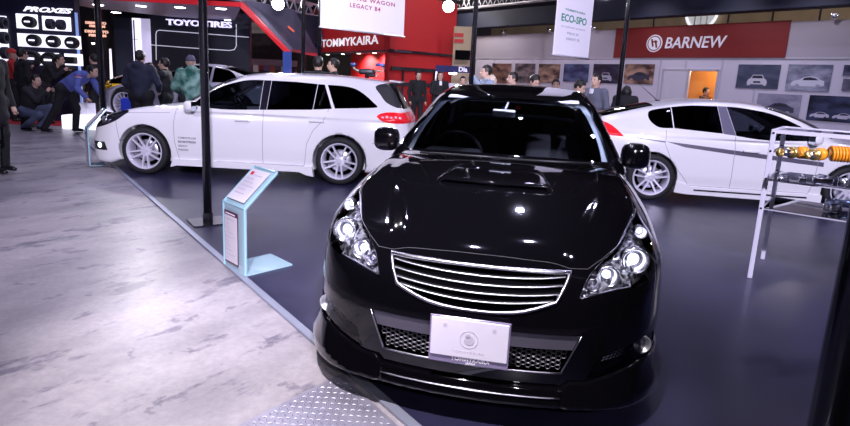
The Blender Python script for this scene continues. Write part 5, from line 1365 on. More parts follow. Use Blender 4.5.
for k in range(9):
    x = a+(b-a)*(.06+.105*k); hgt = .16+.12*((k*7) % 3)/2; mb = MB(); mb.box(dk.at(x, z0+.04-hgt/2, 1.06), (.2, .12, hgt), bev=.02)
    tag(mb.build('packaged_goods', mat('goods_%d' % (k % 5), cols[k % 5], .5), None), ('brown', 'black', 'pale', 'dark red', 'navy', 'right-hand brown', 'right-hand black', 'right-hand pale', 'right-hand dark red')[k]+' package hanging under the far grey counter edge', 'package', 'packages under the far counter')
bp_ = Pl((A(286, 60, 18.3).x, 18.3), (1, 0)); a, z0 = bp_.sz(282.8, 72); b, z1 = bp_.sz(291, 51.5)
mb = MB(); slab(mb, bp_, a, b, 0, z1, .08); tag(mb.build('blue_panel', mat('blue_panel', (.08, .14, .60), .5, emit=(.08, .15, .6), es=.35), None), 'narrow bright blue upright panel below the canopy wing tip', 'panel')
mb = MB(); wq = Pl((A(320, 60, 27).x, 27), (1, 0)); slab(mb, wq, wq.sz(303, 60)[0], wq.sz(365, 60)[0], 0, 2.4, .2); struct(mb, 'wall_dark_2', mat('dim_brown_wall', (.05, .045, .04), .8))
# left truss with lamp, and lamp heads
Ta = A(256, 1, 16.0); Tb = G(316, 14.5, Ta.z)
Ta2 = Ta-(Tb-Ta)*1.2
truss('lighting_truss', Ta2+Vector((0, 0, .1)), Tb+Vector((0, 0, .1)), .34, 'aluminium lattice truss above the canopy wing left of the red booth', n=16, w=.3)
mb = MB(); na = A(283, 16, 17); nb = G(312, 20, na.z)
mb.box((na+nb)/2+Vector((0, .2, -.25)), ((nb-na).length+.6, .1, .8), rz=math.atan2((nb-na).y, (nb-na).x)); tag(mb.build('navy_panel', M['navy'], None), 'navy panel hanging below the truss beside the red booth', 'panel')
def spotlamp(u, v, Z, r, label, power, target, tp=True):
    p = A(u, v, Z); t = thing('spotlight', label, 'light', tuple(p)); d = (Vector(target)-p).normalized(); q = d.to_track_quat('Z', 'Y').to_matrix().to_4x4()
    mb = MB(); mb.lathe([(0, -.30), (r*.6, -.28), (r*.8, -.05), (r*1.05, 0), (r*1.0, .0)], 20, q); mb.build('lamp_housing', M['black_metal'], t, True)
    mb = MB(); mb.lathe([(0, -.005), (r*.97, -.005)], 20, q); mb.build('lamp_face', mat('spot_glow', (1, 1, 1), .4, emit=(.92, .92, 1), es=40), t)
    mb = MB(); mb.tube([q@Vector((r*1.1, 0, -.1)), Vector((r*.9, 0, .25)), Vector((-r*.9, 0, .25)), q@Vector((-r*1.1, 0, -.1))], .012, 6); mb.build('lamp_yoke', M['black_metal'], t)
    lamp('SPOT', 'spot_beam', p+d*.06, power, .12, (.95, .95, 1), target=target, spot=75)
spotlamp(278, 4, 15.2, .16, 'glaring spotlight on the truss above the canopy wing', 900, (-3, 6, 0))
spotlamp(448.5, 6.5, 15.0, .15, 'glaring spotlight at the left end of the right-hand truss', 900, (1, 5, 0))
for u, v, lab in ((553, 29, 'small silver lamp left of the ECO-SPO banner'), (597, 30, 'small silver lamp right of the ECO-SPO banner'), (838, 15, 'small silver lamp on the fascia at the far right'), (507, 31, 'small silver lamp on the white fascia far left')):
    a, z = wall.sz(u, v); p = wall.at(a, max(z, zf1+.12), .2)
    t = thing('fascia_light', lab, 'lamp', tuple(p), 0, 'clamp lamps along the booth fascia'); mb = MB(); mb.lathe([(0, .12), (.05, .12), (.09, 0), (.08, 0), (0, .03)], 16, Matrix.Rotation(R_(200), 4, 'X')); mb.build('lamp_shade', M['chrome'], t, True)
    mb = MB(); mb.tube([(0, 0, 0), (0, 0, -.13), wall.n*-.2+Vector((0, 0, -.13))], .015, 6); mb.build('lamp_arm', M['alu'], t)
# ================================================================== information stands
def info_stand(D_, A_, Bd, zt, tilt, label, blen=.41):
    D_ = Vector(D_); A_ = Vector(A_); bd = Vector(Bd).normalized(); w = (A_-D_); W_ = w.length; wd = w.normalized()
    t = thing('information_stand', label, 'sign stand', tuple((D_+A_)/2)); o = t.location
    gl = mat('edge_lit_acrylic', (.30, .52, .60), .15, coat=.5); gg = mat('acrylic_sheet', (.36, .52, .60), .12, coat=1)  # plain teal for the panel edges
    def plate(c0, c1, c2, c3, th, name, m, par=None):
        n = (Vector(c1)-Vector(c0)).cross(Vector(c3)-Vector(c0)).normalized()*th; V = [Vector(c)-o for c in (c0, c1, c2, c3)]
        mb = MB(); mb.add(V+[v+n for v in V], [(0, 3, 2, 1), (4, 5, 6, 7), (0, 1, 5, 4), (1, 2, 6, 5), (2, 3, 7, 6), (3, 0, 4, 7)])
        return mb.build(name, m, par or t)
    Z = Vector((0, 0, 1)); topv = bd*tilt[0]+Z*(tilt[1]-zt)
    plate(D_+Z*.001, A_+Z*.001, A_+bd*blen+Z*.001, D_+bd*blen+Z*.001, .012, 'stand_base', gg)
    up = plate(D_+Z*.013, A_+Z*.013, A_+Z*zt, D_+Z*zt, -.014, 'upright_panel', gg)
    tp = plate(D_+Z*zt, A_+Z*zt, A_+Z*zt+topv, D_+Z*zt+topv, -.014, 'tilted_panel', gg)
    # pale edges
    mb = MB()
    for p in (D_, A_): mb.tube([p+Z*.01-o, p+Z*zt-o, p+Z*zt+topv-o], .009, 6)
    mb.tube([D_+Z*zt+topv-o, A_+Z*zt+topv-o], .009, 6); mb.tube([D_+Z*zt-o, A_+Z*zt-o], .007, 6)
    mb.build('panel_edges', gl, t)
    nf = wd.cross(Z).normalized()
    if nf.dot(Vector((0, -1, 0))-bd*.5) < 0: nf = -nf
    paper = mat('white_paper', (.62, .58, .64), .6); frm = mat('maroon_print', (.10, .015, .05), .5); rd = mat('red_print', (.6, .02, .05), .5); tx = mat('faint_grey_print', (.50, .46, .54), .6)
    def sheetp(base, u, v, x0, x1, y0, y1, off, m, name, par=None):
        n = u.cross(v).normalized();
        if n.dot(Vector((-.2, -1, .6))) < 0: n = -n
        c = [base+u*x0+v*y0+n*off, base+u*x1+v*y0+n*off, base+u*x1+v*y1+n*off, base+u*x0+v*y1+n*off]
        mb = MB(); V = [p-o for p in c]+[p+n*.0015-o for p in c]; mb.add(V, [(0, 3, 2, 1), (4, 5, 6, 7), (0, 1, 5, 4), (1, 2, 6, 5), (2, 3, 7, 6), (3, 0, 4, 7)]); ob = mb.build(name, m, par or t); auto_smooth(ob, 5); return ob
    u = wd; v = Z; b = D_.copy()
    s1 = sheetp(b, u, v, .045, W_-.075, .06, zt-.05, .016, frm, 'poster_border'); sheetp(b, u, v, .055, W_-.085, .07, zt-.085, .0185, paper, 'poster_sheet')
    sheetp(b, u, v, .075, W_-.115, zt-.074, zt-.066, .0195, M['white_letter'], 'poster_heading', s1)
    for k in range(10):
        zz = zt-.115-k*.034
        if zz < .09: break
        sheetp(b, u, v, .075, W_-.12-.03*((k*3) % 4), zz, zz+.006, .0205, tx, 'poster_text_line', s1)
    v2 = topv.normalized(); T_ = topv.length; b = D_+Z*zt
    s2 = sheetp(b, u, v2, .03, W_-.04, .035, T_-.03, .016, paper, 'tilted_sheet')
    sheetp(b, u, v2, .06, .10, T_-.085, T_-.055, .0185, rd, 'sheet_heading', s2)
    for k in range(6): sheetp(b, u, v2, .06+.05*(k == 0), W_-.09-.04*((k*5) % 3), T_-.085-.036*k, T_-.079-.036*k, .0185, tx, 'sheet_text_line', s2)
    return t
info_stand((-1.50, 4.182, 0), (-1.262, 3.943, 0), (.281, .304, 0), .515, (.27, .76), 'acrylic information stand with tilted text sheet by the stage edge')
g1 = G(103.5, 158, 0); g2 = g1+Vector((.36, .06, 0))
info_stand(tuple(G(94, 164)+Vector((-.10, .0, 0))), tuple(G(94, 164)+Vector((.08, -.24, 0))), (.75, .66, 0), .56, (.26, .84), 'acrylic information stand beside the nose of the white estate car', blen=.22)

# ================================================================== glass shelf with tuning parts
ex = Vector((.788, -.616, 0)); ey = Vector((.616, .788, 0)); s0 = Vector((2.80, 4.50, 0)); SW, SD, SH = 1.15, .72, 1.245
SHELF = thing('display_shelf', 'aluminium and glass shelf of car tuning parts on the right', 'shelf', tuple(s0))
def sp_(x, y, z): return ex*x+ey*y+Vector((0, 0, z))
postm = mat('satin_white_aluminium', (.78, .75, .86), .35, .25)
for x, y in ((0, 0), (0, SD), (SW, 0), (SW, SD)):
    mb = MB(); mb.box(sp_(x, y, SH/2), (.034, .034, SH), rz=math.atan2(ex.y, ex.x), bev=.004); po = mb.build('shelf_post', postm if y == 0 else postm, SHELF)
    for z in (1.215, 1.07, .845, .60):
        mb = MB(); mb.lathe([(0, .019), (.009, .019), (.009, .0)], 12, Matrix.Translation(sp_(x, y, z))@frame((0, 0, 0), ex, (0, 0, 1))); mb.build('shelf_bolt', M['trim_black'], po)
for z in (SH-.016, 1.06, .835, .595):
    rl = MB(); hgt = .03 if z > 1.2 else .010
    for y in (0, SD): rl.box(sp_(SW/2, y, z), (SW, .012 if z < 1.2 else .03, hgt), rz=math.atan2(ex.y, ex.x))
    for x in (0, SW): rl.box(sp_(x, SD/2, z), (.012 if z < 1.2 else .03, SD, hgt), rz=math.atan2(ex.y, ex.x))
    rl.build('shelf_rail', postm if z > 1.2 else M['alu'], SHELF)
    g = MB(); g.box(sp_(SW/2, SD/2, z+.004), (SW-.03, SD-.03, .008), rz=math.atan2(ex.y, ex.x)); g.build('glass_shelf', glass_mat('shelf_glass', (.82, .86, .92), refl=1.3, base=.3), SHELF)
orange = mat('orange_enamel', (.85, .32, .02), .3, coat=.6); gold = mat('gold_anodised', (.75, .52, .16), .3, .9)
def part_at(name, label, u, v, z, cat='car part', group=None, rz=0):
    g = G(u, v, z); return thing(name, label, cat, (g.x, g.y, z), rz, group)
def coilover(u, v, z, label, rz, L=.20, cap=orange):
    t = part_at('coilover', label, u, v, z+.046, group='coilovers lying on the upper glass shelf', rz=rz)
    rot = Matrix.Rotation(math.pi/2, 4, 'Y')
    mb = MB(); mb.lathe([(0, -L/2), (.022, -L/2), (.026, -L*.4), (.026, L*.1), (.018, L*.12), (.018, L*.4), (.0, L*.4)], 20, rot); mb.build('damper_tube', M['chrome'], t, True)
    mb = MB(); mb.lathe([(0, L*.28), (.030, L*.28), (.045, L*.34), (.045, L*.52), (.030, L*.58), (0, L*.58)], 24, rot); mb.build('end_cap', cap, t, True)
    mb = MB(); mb.lathe([(.020, -.12*L), (.042, -.10*L), (.042, .0), (.020, .02*L)], 20, rot); mb.build('spring_seat', gold, t, True)
    mb = MB(); mb.lathe([(.013, -.012), (.030, -.012), (.030, .012), (.013, .012)], 16, Matrix.Translation((-L*.58, 0, 0))@Matrix.Rotation(math.pi/2, 4, 'X'), closed=True); mb.build('mounting_eye', gold, t, True)
coilover(793, 152.5, 1.07, 'coilover with orange cap at the left end of the upper shelf', .3+math.pi*.0)
coilover(815, 154.5, 1.07, 'coilover with orange cap in the middle of the upper shelf', .6)
t = part_at('coil_spring', 'fat orange coil spring at the right end of the upper shelf', 852, 155, 1.07+.058, rz=-.3)
mb = MB(); mb.tube([(-.13+.26*i/360, .048*math.cos(i*2*math.pi/26), .048*math.sin(i*2*math.pi/26)) for i in range(361)], .0085, 7); mb.build('spring_wire', orange, t, True)
mb = MB(); mb.lathe([(0, -.13), (.036, -.13), (.036, .13), (0, .13)], 24, Matrix.Rotation(math.pi/2, 4, 'Y')); mb.build('spring_core', gold, t, True)
def caliper(u, v, z, label, s, rz):
    t = part_at('brake_caliper', label, u, v, z+.004, group='polished brake parts on the lower shelves', rz=rz)
    mb = MB(); mb.box((0, 0, .035*s), (.16*s, .07*s, .068*s), bev=.018*s); mb.build('caliper_body', M['chrome'], t, True)
    for q in (-.045, .045):
        mb = MB(); mb.lathe([(0, .012), (.020*s, .012), (.024*s, 0)], 16, Matrix.Translation((q*s, 0, .069*s))); mb.build('piston_cap', M['bright_reflector'], t, True)
    mb = MB(); mb.tube([(-.07*s, .02*s, .05*s), (-.02*s, .05*s, .09*s), (.05*s, .04*s, .08*s), (.08*s, 0, .04*s)], .006*s, 8); mb.build('bridge_pipe', M['dark_chrome'], t, True)
for i, (u, v, z, s, rz, lab) in enumerate([(783, 182, .845, .55, .2, 'small polished caliper near the left post, middle shelf'), (802, 183, .845, .75, 1.0, 'polished caliper second from left on the middle shelf'), (822, 185, .845, .85, -.3, 'polished caliper third from left on the middle shelf'),
        (843, 187, .845, .8, .7, 'polished caliper at the right of the middle shelf'), (832, 211, .605, 1.0, .4, 'largest polished caliper on the lowest shelf')]):
    caliper(u, v, z, lab, s, rz)
t = part_at('exhaust_pipe', 'bent polished exhaust pipe on the lowest glass shelf', 862, 206, .605+.045)
mb = MB(); mb.tube([(-.16, .1, 0), (-.08, .04, 0), (-.02, -.05, .02), (.06, -.04, .08), (.16, .02, .10)], .032, 14); mb.build('pipe_body', M['chrome'], t, True)
mb = MB(); mb.tube([(-.175, .11, 0), (-.15, .09, 0)], .042, 16); mb.build('pipe_flange', M['chrome'], t, True)

# ================================================================== cars in the background
#BEGIN_NP
cp_w = sp((-2.35, .80), (-1.8, .90), (-1.2, .93), (-.4, .90), (.5, .90), (1.2, .93), (1.7, .90), (2.3, .80))
cp_g = sp((.1, .94), (.3, .99), (.5, 1.0), (.7, .985), (.85, .96), (1.0, .90))
cp_n = sp((.1, 2.28), (.3, 2.33), (.5, 2.31), (.62, 2.25), (.75, 2.05), (.95, 1.7))
cp_t = sp((.1, -2.2), (.4, -2.30), (.7, -2.30), (.9, -2.26), (1.1, -2.2))
cp_h = sp((-2.4, 1.0), (-1.8, .99), (-1.0, .93), (0., .88), (.6, .90), (1.0, .90), (1.5, .84), (1.9, .74), (2.4, .58))
cp_c = sp((1.7, .6), (1.3, .85), (1.0, .97), (.6, 1.16), (.2, 1.31), (-.15, 1.37), (-.5, 1.36), (-1.0, 1.27), (-1.5, 1.12), (-2.0, .96), (-2.4, .7))
def cp_f(x, y, z):
    y = np.abs(y)
    f = smax(y-cp_w(x)*cp_g(z), z-(cp_h(x)-.04*(y/.8)**2), .10)
    f = smax(f, x-(cp_n(z)-.12*(y/.75)**2-.2*(y/.86)**6), .12); f = smax(f, (cp_t(z)+.1*(y/.9)**8-x)*.9, .08); f = smax(f, .14-z, .05)
    cx = np.where(x > -.3, x+.45*y*y*np.clip((x+.3)/.6, 0, 1), x)
    cab = smax(smax(z-(cp_c(cx)-.04*(y/.55)**2), (y-(.80-(z-.9)*.5))*.9, .07), .86-z, .02)
    f = smin(f, cab, .06)
    for wx in (1.42, -1.36): f = smax(f, -smax(np.sqrt((x-wx)**2+(z-.35)**2)-.385, .62-y, .01), .012)
    return f
#END_NP
def build_coupe(loc, rz, paint, label, wm=None):
    car = thing('car', label, 'car', loc, rz); V, F = surface_net(cp_f, (-2.5, 0, .08), (2.5, 1.1, 1.5), .035, sym=True); s = Soup(V, F, cp_f)
    sw = spline_poly([(.92, .955), (.55, 1.15), (.2, 1.26), (-.2, 1.305), (-.62, 1.29), (-.62, .94)], corners=(0, 4, 5), seg=4)
    qw = spline_poly([(-.68, 1.285), (-.98, 1.235), (-1.18, 1.14), (-1.30, .99), (-1.22, .965), (-.68, .945)], corners=(0, 5), seg=4)
    tops = lambda C: C[:, 2] > .9
    for q in (1, -1):
        cs = lambda C, q=q: C[:, 1]*q > .35
        soup_obj(s.cut(sw, (0, 2), cs), 'side_window', M['glass_dark'], car); soup_obj(s.cut(qw, (0, 2), cs), 'quarter_window', M['glass_dark'], car)
        hl = [(.62, .60), (.84, .62), (.84, .74), (.66, .80), (.56, .70)]
        hp = spline_poly(hl if q > 0 else mir(hl), seg=3)
        soup_obj(s.cut(hp, (1, 2), lambda C, q=q: (C[:, 0] > 1.5) & (C[:, 1]*q > 0)), 'headlight', M['bright_reflector'], car)
        for ln in ([(.95, .93), (1.0, .6), (.95, .24)], [(-.35, .93), (-.40, .24)]): s.cut(strip(ln, .012), (0, 2), side(q), inplace_mat=1)
    soup_obj(s.cut(spline_poly([(1.18, -.62), (1.32, 0), (1.18, .62), (.42, .53), (.50, 0), (.42, -.53)], corners=(0, 2, 3, 5), seg=4), (0, 1), tops), 'windscreen', M['glass_dark'], car)
    soup_obj(s.cut([(-.85, -.5), (-.85, .5), (-1.85, .56), (-1.85, -.56)], (0, 1), tops), 'rear_window', M['glass_dark'], car)
    soup_obj(s.cut([(-.55, .50), (.55, .50), (.50, .22), (-.50, .22)], (1, 2), lambda C: C[:, 0] > 1.6), 'grille', M['trim_black'], car, offset=-.02)
    soup_obj(s, 'body_shell', [paint, M['seam']], car)
    b = MB(); b.box((-2.18, 0, 1.13), (.22, 1.5, .03), bev=.01)
    for q in (-.55, .55): b.box((-2.16, q, 1.05), (.12, .04, .15))
    b.build('rear_spoiler', paint, car)
    for q in (1, -1): mirror_part(car, (.62, .93*q, .97), (.08, .09, .065), paint, q, (.60, .80*q, .93))
    for x in (1.42, -1.36):
        for q in (1, -1): wheel(car, x, .80*q, .35, r=.35, rr=.27, w=.26, n=14, style='thin')
    return car
PZ = .27
silver = mat('silver_paint', (.66, .64, .74), .16, .35, coat=1.0)
yaw_ = R_(172)
fh = A(123.6, 103.2, 13.0); cxy = Vector((fh.x, fh.y, 0))-Vector((1.42*math.cos(yaw_)-.93*math.sin(yaw_), 1.42*math.sin(yaw_)+.93*math.cos(yaw_), 0))
build_coupe((cxy.x, cxy.y, PZ), yaw_, silver, 'silver sports coupe on a turntable behind the white estate car')
mb = MB(); mb.lathe([(0, 0), (2.2, 0), (2.2, PZ-.002), (0, PZ-.002)], 64, Matrix.Translation((0, 0, 0))); tt = mb.build('turntable', mat('turntable_white', (.55, .53, .65), .4), None); tt.location = (cxy.x+.15, cxy.y+.25, 0); tag(tt, 'round white turntable under the silver sports coupe', 'turntable')
yg = A(110, 84, 17.7); build_coupe((yg.x+.95, 17.7, 0), R_(192), M['yellow_paint'], 'yellow sports car behind the man in the navy hoodie')

# rig on the wall side: engine frame with blue-capped arms
Z_ = 13.0; c = A(368, 74, Z_)
t = thing('engine_display', 'black mechanical display frame with blue-capped arms above the estate roof', 'display', (c.x, c.y, 0))
def q_(u, v, dy=0): p = A(u, v, Z_); return Vector((p.x-c.x, dy, p.z))
dkm = mat('dark_cast_metal', (.05, .05, .06), .4, .7); bl = mat('blue_cap', (.06, .10, .35), .3, .4)
mb = MB(); mb.box(q_(367, 71.8), (.34, .30, .13), bev=.04); mb.box(q_(371, 74.3), (.20, .25, .12), bev=.03); mb.build('engine_block', dkm, t, True)
mb = MB(); mb.tube([q_(367, 75), (q_(367, 75).x, 0, .05)], .05, 10); mb.box((q_(367, 75).x, 0, .03), (.6, .6, .06), bev=.02); mb.build('display_leg', M['black_metal'], t, True)
for nm, pts in (('left_arm', [(363, 71.5), (357, 70.5), (354.2, 68.5), (353.5, 65.5)]), ('right_arm', [(372, 71), (378, 70.8), (383, 72), (383.5, 69), (382.5, 66)]), ('lower_arm', [(372, 74.5), (376, 77), (378.5, 74)])):
    mb = MB(); mb.tube([q_(*p) for p in pts], .028, 8); mb.build('display_arm', mat('worn_steel_arm', (.35, .33, .30), .4, .6), t, True)
for u, v in ((353.3, 64.5), (380.5, 65)):
    mb = MB(); mb.box(q_(u, v), (.13 if u < 360 else .20, .12, .08), bev=.03); mb.build('arm_cap', bl, t, True)
# ================================================================== people
def caps(P, a, b, ra, rb):
    a = np.array(a, float); b = np.array(b, float); ab = b-a; L2 = max(float(ab@ab), 1e-9)
    t = np.clip(((P[0]-a[0])*ab[0]+(P[1]-a[1])*ab[1]+(P[2]-a[2])*ab[2])/L2, 0, 1)
    d = np.sqrt((P[0]-a[0]-t*ab[0])**2+(P[1]-a[1]-t*ab[1])**2+(P[2]-a[2]-t*ab[2])**2)
    return d-(ra+(rb-ra)*t)
def ell(P, c, r):
    q = [(P[i]-c[i])/r[i] for i in range(3)]; k = np.sqrt(q[0]**2+q[1]**2+q[2]**2)
    return (k-1)*min(r)
def obox(P, c, ax, half, rnd):
    d = [np.abs(sum((P[i]-c[i])*ax[k][i] for i in range(3)))-half[k]+rnd for k in range(3)]
    o = np.sqrt(sum(np.maximum(x, 0)**2 for x in d)); return o+np.minimum(np.maximum(np.maximum(d[0], d[1]), d[2]), 0)-rnd
BASE = dict(pel=(0, 0, .95), chest=(0, 0, 1.28), neck=(.0, 0, 1.47), head=(.02, 0, 1.615),
            shL=(0, .185, 1.405), elL=(-.04, .25, 1.13), wrL=(.06, .24, .88), shR=(0, -.185, 1.405), elR=(-.04, -.25, 1.13), wrR=(.06, -.24, .88),
            hipL=(0, .095, .92), knL=(.02, .11, .50), anL=(-.02, .12, .075), hipR=(0, -.095, .92), knR=(.02, -.11, .50), anR=(-.02, -.12, .075))
def cloth(name, c, r=.85): return mat(name, c, r)
SKIN = mat('skin', (.52, .33, .26), .55); HAIRM = mat('black_hair', (.010, .008, .008), .5); SHOEM = mat('black_shoes', (.01, .01, .012), .35)
SKIN_DARK = SKIN
def person(label, loc, rz, top, legs, pose=None, H=1.72, look=0.0, hair='short', hairmat=None, topm_extra=None, res=.022, bulk=1.0, coat=False, hood=False, nod=0.0, group=None, shoes=None, extra=None, collar=None):
    J = dict(BASE); J.update(pose or {}); k = H/1.72
    J = {a: np.array(b, float)*k for a, b in J.items()}
    t = thing('person', label, 'person', loc, rz, group)
    hd = J['head']; cl, sl_ = math.cos(look), math.sin(look)
    fw = np.array([cl*math.cos(nod), sl_*math.cos(nod), -math.sin(nod)]); lf = np.array([-sl_, cl, 0.0]); upv = np.cross(fw, lf)
    def loc_(P): return [sum((P[i]-hd[i])*v[i] for i in range(3)) for v in (fw, lf, upv)]
    def head_(P):
        q = loc_(P)
        f = ell(q, (-.005, 0, .015), (.098, .078, .108)); f = smin(f, ell(q, (.022, 0, -.055), (.070, .058, .066)), .04)
        f = smin(f, caps(q, (.090, 0, .012), (.112, 0, -.022), .009, .015), .015)          # nose
        f = smin(f, ell(q, (.083, 0, -.062), (.018, .026, .009)), .01)                       # mouth
        for s in (1, -1):
            f = smin(f, ell(q, (-.005, s*.079, -.002), (.022, .012, .032)), .008)            # ears
            f = smax(f, -ell(q, (.098, s*.033, .012), (.018, .017, .012)), .012)             # eye sockets
        return f
    skL = [('shL', 'elL', .050, .040), ('elL', 'wrL', .040, .027), ('shR', 'elR', .050, .040), ('elR', 'wrR', .040, .027),
           ('hipL', 'knL', .080, .055), ('knL', 'anL', .055, .036), ('hipR', 'knR', .080, .055), ('knR', 'anR', .055, .036)]
    def hand(P, s):
        w = J['wr'+s]; e = J['el'+s]; d = (w-e)/np.linalg.norm(w-e); y = np.array([0, 1.0, 0]) if abs(d[1]) < .8 else np.array([1.0, 0, 0])
        a = np.cross(d, y); a /= np.linalg.norm(a); b = np.cross(a, d)
        f = caps(P, w, w+d*.075, .026, .032)
        for i, (o, L) in enumerate(((-.028, .055), (-.010, .068), (.010, .064), (.028, .048))):
            p0 = w+d*.085+a*o; p1 = p0+d*L*.6+b*.006; p2 = p1+d*L*.4+b*.022
            f = smin(f, np.minimum(caps(P, p0, p1, .0105, .0095), caps(P, p1, p2, .0095, .008)), .006)
        f = smin(f, caps(P, w+d*.03-a*.022, w+d*.075-a*.052+b*.012, .013, .010), .01)
        return f
    def body(x, y, z):
        P = (x, y, z); f = head_(P); f = smin(f, caps(P, J['neck']-np.array([0, 0, .04]), hd-upv*.05-fw*.015, .052, .050), .03)
        f = smin(f, caps(P, J['chest'], J['neck'], .09, .055), .05)
        f = smin(f, caps(P, J['pel'], J['chest'], .105, .115), .05)
        for a, b, ra, rb in skL: f = smin(f, caps(P, J[a], J[b], ra, rb), .025)
        for s in 'LR':
            f = smin(f, hand(P, s), .012); a = J['an'+s]; f = smin(f, caps(P, a-np.array([0, 0, .03]), a+np.array([.12, 0, -.045]), .034, .024), .02)
        return f
    pts = np.array(list(J.values())); lo = pts.min(0)-.22; hi = pts.max(0)+.22; lo[2] = max(lo[2], -.02)
    V, F = surface_net(body, lo, hi, res*.85, newton=2); soup_obj(Soup(V, F, body), 'body', SKIN, t)
    # trousers
    b_ = bulk
    def tr(x, y, z):
        P = (x, y, z); f = caps(P, J['hipL'], J['hipR'], .125*b_, .125*b_); f = smin(f, caps(P, J['pel'], J['pel']*.75+J['chest']*.25, .130*b_, .125*b_), .04)
        for s in 'LR':
            f = smin(f, caps(P, J['hip'+s], J['kn'+s], .100*b_, .072*b_), .03); g = caps(P, J['kn'+s], J['an'+s], .072*b_, .062*b_); f = smin(f, g, .03)
        return smax(f, .055-z, .01)
    V, F = surface_net(tr, lo, hi, res, newton=2); soup_obj(Soup(V, F, tr), 'trousers', legs, t)
    # jacket
    ax0 = J['shL']-J['shR']; ax0 /= np.linalg.norm(ax0); up0 = J['neck']-J['pel']; up0 /= np.linalg.norm(up0); fx0 = np.cross(ax0, up0)
    def jk(x, y, z):
        P = (x, y, z); c = J['pel']*.35+J['neck']*.65; c2 = J['pel']*.85+J['neck']*.15
        f = obox(P, (J['pel']*.40+J['neck']*.60), (fx0, ax0, up0), (.120*b_, .175*b_, .20), .11); f = smin(f, caps(P, J['chest'], J['pel']*1.0, .135*b_, .142*b_), .07)
        f = smin(f, caps(P, J['shL'], J['shR'], .072*b_, .072*b_), .05); f = smin(f, caps(P, J['neck']-up0*.03, J['neck']+up0*.015, .078, .066), .04)
        for s in 'LR': f = smin(f, caps(P, J['sh'+s], J['el'+s], .072*b_, .056*b_), .03); f = smin(f, caps(P, J['el'+s], J['wr'+s], .056*b_, .044*b_), .02)
        if coat:
            f = smin(f, caps(P, J['pel'], (J['knL']+J['knR'])/2*.45+J['pel']*.55, .15*b_, .165*b_), .06)
        if hood: f = smin(f, ell([P[i]-(J['neck']-fx0*.085+up0*.0)[i] for i in range(3)], (0, 0, 0), (.085, .12, .09)), .04)
        w = .0
        return f+.004*np.sin(34*z+5*x)*np.sin(21*y+13*x)
    V, F = surface_net(jk, lo, hi, res, newton=2); js = Soup(V, F, jk); jo = soup_obj(js, 'jacket', top, t)
    if collar:
        def co(x, y, z):
            P = (x, y, z); q0 = J['neck']+fx0*.118*1.0-up0*.10; return obox(P, q0, (fx0, ax0, up0), (.018, .040, .10), .01)
        V, F = surface_net(co, lo, hi, .015, newton=1); soup_obj(Soup(V, F, co), 'shirt_front', collar, t)
    # hair
    hm = hairmat or HAIRM
    def hr(x, y, z):
        q = loc_((x, y, z)); f = ell(q, (-.018, 0, .028), (.106, .090, .112))
        if hair == 'cap': f = smax(f, .02-q[2], .01)
        else: f = smax(f, np.minimum(np.minimum(.062-q[2], smax(q[0]-.045, -.015-q[2], .02)), smax(q[0]+.015, -.085-q[2], .02)), .015)
        if hair == 'long':
            f = smin(f, caps(q, (-.05, .055, .0), (-.04, .065, -.17), .045, .03), .04); f = smin(f, caps(q, (-.05, -.055, .0), (-.04, -.065, -.17), .045, .03), .04); f = smin(f, caps(q, (-.075, 0, .0), (-.07, 0, -.18), .05, .035), .05)
        if hair == 'cap': f = smin(f, obox(q, (.10, 0, .055), ((1, 0, 0), (0, 1, 0), (0, 0, 1)), (.06, .065, .008), .006), .01)
        return f+.003*np.sin(90*q[1])*np.sin(70*q[0])
    V, F = surface_net(hr, hd-.28, hd+.22, .014, newton=2); ho = soup_obj(Soup(V, F, hr), 'cap' if hair == 'cap' else 'hair', hm, t)
    for s in (1, -1):
        c = hd+fw*.088+lf*.033*s+upv*.012; mb = MB(); q = Vector(fw).to_track_quat('Z', 'Y').to_matrix().to_4x4(); mb.lathe([(0, .006), (.007, .004), (.011, -.003)], 10, Matrix.Translation(c)@q); mb.build('eye', M['trim_black'], t, True)
    for s in 'LR':
        a = J['an'+s]; d = a-J['kn'+s]
        def sh(x, y, z, a=a):
            P = (x, y, z); f = caps(P, a+np.array([-.03, 0, -.035]), a+np.array([.15, 0, -.045]), .045, .036); return smax(f, (a[2]-.072)-z, .008)
        V, F = surface_net(sh, a-np.array([.14, .1, .12]), a+np.array([.26, .1, .08]), .014, newton=1); soup_obj(Soup(V, F, sh), 'shoe', shoes or SHOEM, t)
    if extra: extra(t, J)
    return t
def at_px(u, Z): p = A(u, 70, Z); return (p.x, p.y, 0)
def rzd(d): return R_(d)
blk = cloth('black_cloth', (.008, .008, .011)); dk2 = cloth('charcoal_cloth', (.014, .014, .019)); navy = cloth('navy_hoodie', (.018, .020, .045)); blu = cloth('bright_blue_jacket', (.10, .13, .42)); redc = cloth('red_jacket', (.40, .02, .02))
grey = cloth('grey_suit', (.10, .105, .15)); jean = cloth('blue_jeans', (.07, .085, .15)); greenc = noise_mat('green_camouflage', (.01, .09, .07), (.24, .42, .36), 6, .8, bump=.3); lblue = cloth('pale_blue_coat', (.22, .27, .36)); wht = cloth('white_shirt', (.75, .74, .82)); brn = cloth('brown_cloth', (.10, .06, .04))
fur = noise_mat('beige_fur', (.45, .36, .28), (.65, .56, .46), 60, .95, bump=.6)
